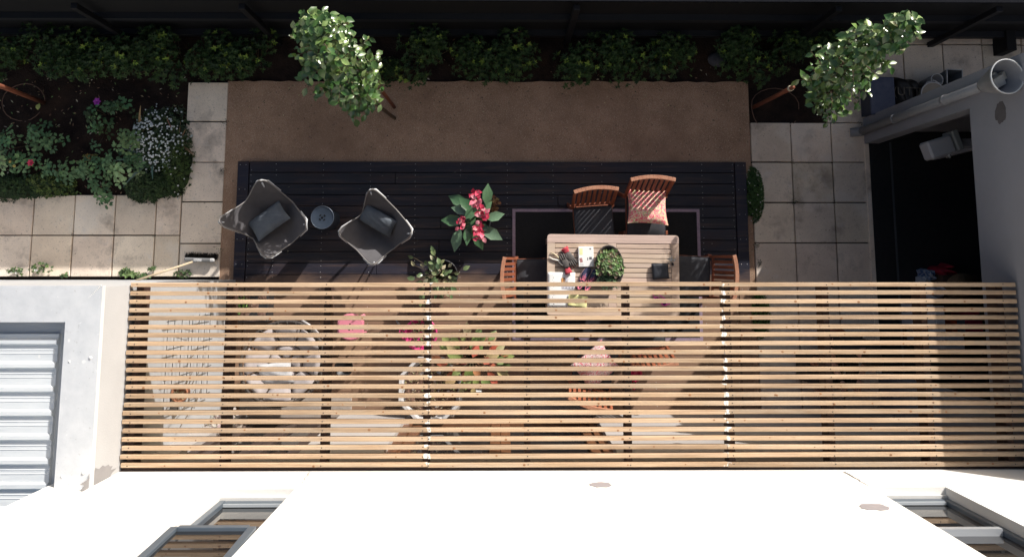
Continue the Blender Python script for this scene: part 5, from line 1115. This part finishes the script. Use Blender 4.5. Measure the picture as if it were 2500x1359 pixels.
# ---- big planter of bark and croton
q = Q(1052, 948, .42, ZD); bp = thing('large_planter', 'large white rimmed octagonal planter of bark mulch and dry stems', 'planter', q, R(22))
g = MB(); g.lathe([(.27, 0), (.355, .38), (.385, .385), (.385, .40), (.35, .40), (.33, .33), (0, .34)], (0, 0, 0), 8, smooth=False); g.build('tub', M('planter_white', (.55, .54, .54), (.48, .47, .47), rough=.6), bp)
g = MB(); g.grid(lambda u, v: Vector((.31 * v * math.cos(u * 6.283), .31 * v * math.sin(u * 6.283), .355 + .02 * math.sin(u * 40) * v + .02 * math.sin(v * 17))), 40, 10); g.build('mulch', M('bark_mulch', (.16, .09, .065)), bp)
g = MB(); rr = random.Random(15)
for i in range(420): a = rr.uniform(0, 6.28); r_ = .3 * rr.random() ** .5; g.leaf((r_ * math.cos(a), r_ * math.sin(a), .37 + rr.uniform(0, .03)), (rr.uniform(-1, 1), rr.uniform(-1, 1), rr.uniform(0, .4)), (0, 0, 1), rr.uniform(.02, .045), .012, jit(rr.choice([(.36, .26, .15), (.20, .12, .08), (.45, .36, .24), (.10, .06, .045), (.30, .30, .12)]), .3), .2, simple=True)
g.build('dry_stems', leaf_m, bp)
q = Q(1150, 885, .5, ZD); ct = thing('croton_plant', 'broad leaved plant in lime, orange and red beside the big white planter', 'potted plant', q); pot(ct, 'pot', .11, .15, .25, terra)
g = MB(); s = MB(); rr = random.Random(16)
for i in range(64):
    a = rr.uniform(0, 6.28); r_ = .34 * rr.random() ** .6; x, y = r_ * math.cos(a), r_ * .85 * math.sin(a) + .02; z = .62 - r_ * .5 + rr.uniform(-.06, .06)
    s.tube([(x * .1, y * .1, .2), (x * .6, y * .6, z * .75), (x, y, z)], [.008, .005, .003], 4); d = Vector((math.cos(a), math.sin(a), rr.uniform(-.2, .4))); ln = rr.uniform(.11, .18); g.leaf((x, y, z), d, (0, 0, 1), ln, ln * .58, jit(rr.choice([(.30, .36, .12), (.40, .16, .08), (.46, .34, .18), (.20, .28, .08), (.42, .10, .06), (.34, .3, .16), (.14, .2, .06)]), .2), .25)
g.build('foliage', leaf_t, ct); s.build('stems', twig, ct)
q = Q(1165, 960, .3, ZD); g = MB(); g.box(-.05, -.03, .0, .05, .03, .22, b=.006); g.box(-.035, -.02, .2195, .035, .02, .26); o = tag(g.build('spray_bottle', M('bottle_white', (.55, .56, .56), rough=.4)), 'white plastic bottle standing below the colourful leaves', 'bottle'); o.location = q
# ---- white bench at the wall
q = Q(940, 1050, .45, ZD); wbn = thing('white_bench', 'white painted low bench against the terrace wall', 'bench', q, R(0)); wpaint = M('paint_white', (.60, .59, .58), (.55, .54, .53), rough=.5)
bevelmod(MB().box(-.30, -.13, .41, .27, .13, .44).build('seat', wpaint, wbn), .004)
for x, y in ((-.27, -.1), (.24, -.1), (-.27, .1), (.24, .1)): MB().box(x - .02, y - .02, 0, x + .02, y + .02, .41).build('leg', wpaint, wbn)
q = Q(905, 1022, .5, ZD + .44); g = MB(); g.grid(lambda u, v: Vector((-.16 + .32 * u, -.05 + .1 * v, .012 + .02 * math.sin(u * 8 + v * 5))), 12, 6); o = thick(tag(g.build('folded_cloth', wpaint), 'crumpled white cloth lying on the white bench', 'cloth'), .006); o.location = (wbn.location.x - .08, wbn.location.y + .06, ZD + .445)
# ---- climber by the wall corner
bush('dry_climber', 'grey leafless climber with white papery leaves in the terrace corner', 'plant', 545, 1040, .22, .14, 1.1, 60, [(.45, .42, .40), (.30, .26, .24), (.14, .11, .1)], 161, ls=.05, z0=ZD - .04)
# ---- watering can
q = Q(1552, 912, .25, ZD); wcn = thing('watering_can', 'pinkish red watering can with a looped handle under the pergola', 'watering can', q, R(80)); redp = M('plastic_crimson', (.50, .03, .09), (.45, .025, .075), rough=.3)
g = MB(); g.lathe([(.075, 0), (.085, .02), (.08, .17), (.06, .20), (.05, .2), (.05, .16), (0, .16)], (0, 0, 0), 22, sx=1.15); g.build('body', redp, wcn); g = MB(); g.tube([(.07, 0, .05), (.17, 0, .16), (.24, 0, .24)], [.018, .013, .011], 8); g.lathe([(.011, .235), (.03, .255), (0, .26)], (.245, 0, 0), 12); g.build('spout', redp, wcn)
g = MB(); g.tube([(-.05, 0, .19), (-.10, -.0, .26), (-.17, 0, .22), (-.17, 0, .12), (-.09, 0, .06)], .011, 8); g.build('handle', redp, wcn)
# ---- clutter in the doorway of the wing
def crumple(name, label, cat, px, py, z, w, d, h, mat, seed, rz=0, z0=.045, group=None):
    rr = random.Random(seed); ph = [(rr.uniform(3, 9), rr.uniform(3, 9), rr.uniform(0, 6)) for _ in range(6)]; g = MB()
    def f(u, v):
        a, b = 2 * u - 1, 2 * v - 1; e = max(0, (1 - abs(a) ** 5) * (1 - abs(b) ** 5)) ** .5; n = sum(math.sin(p * a + q * b + r) for p, q, r in ph) / 4
        return Vector((a * w / 2 * (1 + .12 * math.sin(3 * b + ph[0][2]) * abs(a)), b * d / 2 * (1 + .12 * math.sin(4 * a + ph[1][2]) * abs(b)), h * e * (1 + .35 * n)))
    g.grid(f, 26, 22); o = tag(g.build(name, mat), label, cat, group); q = P(px, py, z); o.location = (q.x, q.y, z0); o.rotation_euler = (0, 0, rz); return o
crumple('red_bag', 'crumpled red bag just inside the dark doorway', 'bag', 2312, 668, .25, .22, .20, .26, M('cloth_red', (.30, .012, .03), (.22, .01, .025), rough=.6), 51, R(20))
crumple('blue_bag', 'blue and white printed bag beside the red bag', 'bag', 2272, 672, .22, .14, .15, .2, M('print_blue', (.05, .10, .22), (.30, .34, .40), scale=22, rough=.5, lo=.45, hi=.55), 52)
crumple('white_bag', 'crumpled pale plastic bag in front of the blue printed bag', 'bag', 2262, 690, .18, .13, .14, .15, M('plastic_milky', (.34, .37, .42), (.24, .27, .31), rough=.35), 53)
crumple('paper_sheet', 'crumpled white paper beside the straw hat', 'paper', 2298, 715, .4, .2, .24, .3, M('paper_white', (.42, .43, .46), rough=.7), 54)
q = Q(2360, 706, .5, .045); hat = thing('straw_hat', 'brown straw hat resting on a crate in the doorway', 'hat', (q.x, q.y, .40)); strawm = M('straw', (.19, .12, .07), (.12, .075, .045), scale=50, rough=.8, bump=.6, bscale=150)
g = MB(); g.lathe([(.20, .02), (.17, .0), (.10, .012), (.098, .07), (.085, .10), (.0, .108)], (0, 0, 0), 32, sy=.9); thick(g.build('brim_and_crown', strawm, hat), .004); g = MB(); g.lathe([(.101, .014), (.1, .036)], (0, 0, 0), 32, sy=.9); g.build('band', M('band_dark', (.03, .02, .018)), hat)
hc = thing('crate', 'dark wooden crate under the straw hat', 'crate', (q.x, q.y, .045))
for i in range(4): MB().box(-.2, -.16, .005 + .09 * i, .2, .16, .075 + .09 * i, b=.004).build('slat_panel', M('crate_brown', (.06, .035, .025), (.04, .025, .02), rough=.8), hc)
def cabinet(label, px0, px1, py0, py1, z, mat, name='cabinet', cat='cabinet', z0=.045, group=None):
    a, b = P(px0, py0, z), P(px1, py1, z); t = thing(name, label, cat, ((a.x + b.x) / 2, (a.y + b.y) / 2, z0), 0, group); w, d = abs(b.x - a.x) / 2, abs(a.y - b.y) / 2
    bevelmod(MB().box(-w, -d, 0, w, d, z - z0 - .02).build('body', mat, t), .005); bevelmod(MB().box(-w - .006, -d - .006, z - z0 - .019, w + .006, d + .006, z - z0).build('top', mat, t), .004); return t
wht = M('laminate_white', (.40, .41, .44), (.36, .37, .4), rough=.5); gry = M('laminate_grey', (.15, .155, .17), (.13, .135, .15), rough=.5)
cabinet('tall narrow white cabinet inside the doorway', 2284, 2308, 748, 812, .8, wht); cabinet('lower pale cabinet leaning beside the tall white one', 2258, 2282, 745, 812, .5, wht)
cabinet('orange and red printed carton on the doorway floor', 2322, 2337, 782, 812, .4, M('carton_orange', (.45, .08, .03), (.4, .25, .2), scale=25, rough=.5, lo=.6, hi=.66), 'carton', 'carton')
cabinet('grey low chest between the orange carton and the red box', 2341, 2358, 782, 812, .4, gry, 'chest', 'chest'); cabinet('crimson plastic box near the doorway end', 2362, 2400, 783, 812, .45, M('plastic_red', (.28, .015, .045), rough=.4), 'plastic_box', 'box'); crumple('red_cloth', 'red cloth heaped behind the crimson box', 'cloth', 2376, 768, .4, .12, .1, .4, M('cloth_red', (.3, .012, .03)), 57)
cabinet('pale washing machine at the end of the doorway', 2306, 2355, 822, 858, .85, M('appliance', (.30, .31, .34), (.27, .28, .3), rough=.4), 'washing_machine', 'appliance')
# ---- brown bag and stool near the person
tanl = M('leather_brown', (.10, .05, .035), (.07, .035, .025), scale=12, rough=.5)
hb = thing('handbag', 'brown leather bag with looped straps on the paving under the pergola', 'bag', Q(2045, 838, .2, .035), R(15))
g = MB(); g.lathe([(.07, 0), (.09, .06), (.08, .16), (.05, .2), (0, .2)], (0, 0, 0), 18, sx=1.1, sy=.75); g.build('body', tanl, hb)
for s in (-1, 1): g = MB(); g.tube([(-.07, s * .03, .17), (-.06, s * .10, .24), (.0, s * .13, .26), (.06, s * .10, .24), (.07, s * .03, .17)], .007, 6); g.build('strap', tanl, hb)
g = MB(); g.lathe([(.055, 0), (.06, .03), (.04, .06), (0, .065)], (0, 0, 0), 14); o = tag(g.build('ball', tanl), 'round brown ball on the paving behind the leather bag', 'ball'); o.location = Q(2047, 806, .1, .035)
bt = cabinet('dark brown low wicker table beside the seated person', 1972, 2058, 866, 935, .42, wick, 'wicker_table', 'table', z0=.035)
q = Q(1968, 875, .5, .455); o = tag(MB().lathe([(.04, 0), (.065, .03), (.06, .09), (.045, .09), (.04, .05), (0, .05)], (0, 0, 0), 18).build('terracotta_cup', terra), 'small terracotta cup on the corner of the wicker table', 'cup'); o.location = (bt.location.x - .12, bt.location.y + .08, .42)
# ================================================================ PERSON
skin = M('skin', (.55, .31, .23), (.50, .27, .20), scale=12, rough=.55); cloth = M('clothing_black', (.018, .016, .018), (.026, .023, .025), scale=20, rough=.85, bump=.3, bscale=90); hair = M('hair_dark', (.022, .014, .010), (.035, .022, .015), scale=40, rough=.45, stretch=(1, 4, 1))
def skinned(name, verts, edges, radii, mat, parent, root=0, sub=2):
    me = bpy.data.meshes.new(name); me.from_pydata([tuple(v) for v in verts], edges, []); me.materials.append(mat); o = bpy.data.objects.new(name, me); COL.objects.link(o); o.parent = parent
    m = o.modifiers.new('skin', 'SKIN'); m.use_smooth_shade = True
    for i, r_ in enumerate(radii): me.skin_vertices[0].data[i].radius = (r_, r_) if not isinstance(r_, tuple) else r_; me.skin_vertices[0].data[i].use_root = (i == root)
    s = o.modifiers.new('s', 'SUBSURF'); s.levels = sub; s.render_levels = sub; return o
pc = Q(2112, 862, 1.1)
pe_ = thing('person', 'person in black clothes sitting on a stool and holding a phone under the pergola', 'person', (pc.x, pc.y, .035))
# local: facing -y (towards the house)
V = [(0, .06, .47), (0, .07, .62), (0, .05, .80), (0, .02, .95), (0, .0, 1.03), (0, -.03, 1.10), (0, -.06, 1.20),      # 0-6 pelvis..head
     (-.17, .02, .96), (-.225, -.02, .72), (-.155, -.24, .70), (-.115, -.32, .72),                                        # 7-10 arm (image left)
     (.17, .02, .96), (.225, -.02, .72), (.145, -.22, .68), (.10, -.31, .70),                                              # 11-14
     (-.09, .02, .46), (-.13, -.40, .47), (-.12, -.43, .08), (-.12, -.56, .04), (.09, .02, .46), (.13, -.38, .47), (.13, -.40, .08), (.13, -.53, .04)]
E = [(0, 1), (1, 2), (2, 3), (3, 4), (4, 5), (5, 6), (3, 7), (7, 8), (8, 9), (9, 10), (3, 11), (11, 12), (12, 13), (13, 14), (0, 15), (15, 16), (16, 17), (17, 18), (0, 19), (19, 20), (20, 21), (21, 22)]
RD = [(.15, .11), (.135, .10), (.15, .105), (.14, .095), .055, .055, .088, .055, .045, .034, .03, .055, .045, .034, .03, .085, .06, .042, .036, .085, .06, .042, .036]
skinned('body', V, E, RD, skin, pe_)
# shirt and trousers a little proud of the body
ti = [0, 1, 2, 3, 7, 11]; V2 = [V[i] for i in (0, 1, 2, 3, 4)] + [V[7], (-.215, 0, .80), V[11], (.215, 0, .80)]
skinned('shirt', V2, [(0, 1), (1, 2), (2, 3), (3, 4), (3, 5), (5, 6), (3, 7), (7, 8)], [(.165, .125), (.15, .115), (.165, .12), (.152, .108), .062, .070, .062, .070, .062], cloth, pe_)
skinned('trousers', [V[0], V[15], V[16], (-.12, -.43, .16), V[19], V[20], (.13, -.40, .16)], [(0, 1), (1, 2), (2, 3), (0, 4), (4, 5), (5, 6)], [(.17, .13), .098, .074, .055, .098, .074, .055], cloth, pe_)
# head details
g = MB(); g.T = Matrix.Translation((0, -.055, 1.215)) @ Matrix.Rotation(R(28), 4, 'X')
g.lathe([(0, .112), (.05, .104), (.085, .07), (.1, .01), (.095, -.05), (.075, -.09), (.0, -.095)][::-1], (0, .012, 0), 20, sx=.98, sy=1.08); 
for i in range(60):
    a = i * .105 + .2; g.tube([(.03 * math.cos(a), .03 * math.sin(a) + .01, .112), (.085 * math.cos(a), .09 * math.sin(a) + .012, .07), (.1 * math.cos(a), .108 * math.sin(a) + .014, -.02)], [.004, .006, .004], 4)
g.build('hair', hair, pe_)
g = MB(); g.T = Matrix.Translation((0, -.10, 1.18)) @ Matrix.Rotation(R(28), 4, 'X')
g.lathe([(0, -.10), (.035, -.095), (.062, -.06), (.07, 0), (.066, .05), (.04, .08), (0, .085)], (0, 0, 0), 18); g.lathe([(0, -.02), (.012, -.012), (.008, .02), (0, .025)], (0, -.072, -.012), 8); g.build('face', skin, pe_)
for s in (-1, 1):
    g = MB(); g.T = Matrix.Translation((0, -.10, 1.18)) @ Matrix.Rotation(R(28), 4, 'X'); g.lathe([(0, -.007), (.009, 0), (0, .007)], (s * .026, -.064, .015), 8); g.build('eye', M('eye_dark', (.02, .015, .012), rough=.2), pe_)
    g = MB(); g.T = Matrix.Translation((0, -.06, 1.19)); g.lathe([(0, -.03), (.012, -.02), (.015, .01), (0, .03)], (s * .098, .0, 0), 8); g.build('ear', skin, pe_)
# hands: palm plus five bent fingers
def hand(cx, cy, cz, s, dirv, idx):
    d = Vector(dirv).normalized(); up = Vector((0, 0, 1)); a = d.cross(up).normalized() * s; n = a.cross(d) * s
    C = Vector((cx, cy, cz)); vs = [C, C + d * .045, C + d * .085]; ed = [(0, 1), (1, 2)]; rd = [(.026, .016), (.038, .016), (.038, .014)]
    skinned('palm', vs, ed, rd, skin, pe_, 0, 2)
    for k, (off, ln) in enumerate(((-.028, .058), (-.010, .070), (.010, .074), (.028, .066))):
        b = C + d * .08 + a * off; skinned('finger', [b - d * .012, b + d * ln * .4 - up * .004, b + d * ln * .75 - up * .018, b + d * ln * .9 - up * .036], [(0, 1), (1, 2), (2, 3)], [.010, .0095, .0085, .0075], skin, pe_, 0, 1)
    b = C + d * .02 + a * .034; skinned('thumb', [b, b + a * .022 + d * .025, b + a * .020 + d * .052 - up * .006, b + a * .010 + d * .07 - up * .012], [(0, 1), (1, 2), (2, 3)], [.013, .012, .010, .008], skin, pe_, 0, 1)
hand(-.112, -.33, .72, 1, (.25, -1, 0), 0); hand(.098, -.32, .70, -1, (-.25, -1, 0), 1)
ph_ = tag(MB().box(-.036, -.075, 0, .036, .075, .009, b=.003).build('mobile_phone', darkmetal), 'black phone held in front of the seated person', 'phone'); ph_.location = (pc.x - .085, pc.y - .44, .035 + .705); ph_.rotation_euler = (R(10), 0, R(25))
cb_ = tag(MB().tube([(-.01, .02, .01), (-.05, .07, -.01), (-.04, .0, -.03), (.0, -.06, -.05)], .0035, 5).build('charging_cable', M('cable_white', (.55, .54, .53), rough=.5)), 'thin white cable curling beside the black phone', 'cable'); cb_.location = ph_.location
sto = thing('low_stool', 'small wooden stool under the seated person', 'stool', (pc.x, pc.y + .04, .035)); MB().lathe([(.17, .30), (.18, .32), (.18, .335), (.17, .345), (0, .345)], (0, 0, 0), 24).build('seat', teak, sto)
for k in range(3): a = k * 2.094 + .5; MB().tube([(.10 * math.cos(a), .10 * math.sin(a), .30), (.15 * math.cos(a), .15 * math.sin(a), 0)], .018, 8).build('leg', teak, sto)

# ---- small growth in the paving joints and specks on the deck
rr = random.Random(77); g = MB()
for (px, py, n, s) in ((1934, 398, 10, .05), (1936, 494, 26, .06), (2031, 494, 8, .04), (2032, 300, 8, .04), (2129, 400, 30, .05), (2130, 355, 34, .08), (2138, 615, 18, .05), (2138, 590, 10, .04), (1845, 600, 30, .10), (1850, 640, 22, .08), (2098, 302, 12, .04), (452, 400, 26, .09), (448, 470, 26, .08), (183, 574, 8, .04), (380, 575, 10, .04), (549, 300, 16, .1), (545, 420, 18, .1), (540, 610, 14, .1), (2120, 300, 20, .07)):
    for i in range(n):
        q = P(px + rr.gauss(0, 1) * s * 60, py + rr.gauss(0, 1) * s * 60); g.leaf((q.x, q.y, .034), (rr.uniform(-1, 1), rr.uniform(-1, 1), .5), (0, 0, 1), rr.uniform(.008, .024), rr.uniform(.005, .012), jit(rr.choice([(.05, .06, .03), (.06, .05, .04), (.04, .08, .025), (.05, .035, .03)]), .3), .2, simple=True)
tag(g.build('joint_moss', leaf_m), 'tiny moss and dirt tufts in the paving joints', kind='stuff')
g = MB()
for i in range(46):
    px, py = rr.uniform(600, 1800), rr.uniform(400, 690); q = P(px, py, ZD)
    if 1240 < px < 1720 and py > 430: continue
    g.leaf((q.x, q.y, ZD + .004), (rr.uniform(-1, 1), rr.uniform(-1, 1), .05), (0, 0, 1), rr.uniform(.008, .022), rr.uniform(.004, .010), jit(rr.choice([(.35, .32, .26), (.10, .07, .05), (.5, .47, .4), (.06, .08, .04)]), .3), .2, simple=True)
tag(g.build('deck_specks', leaf_m), 'small dry leaf bits lying on the deck boards', kind='stuff')
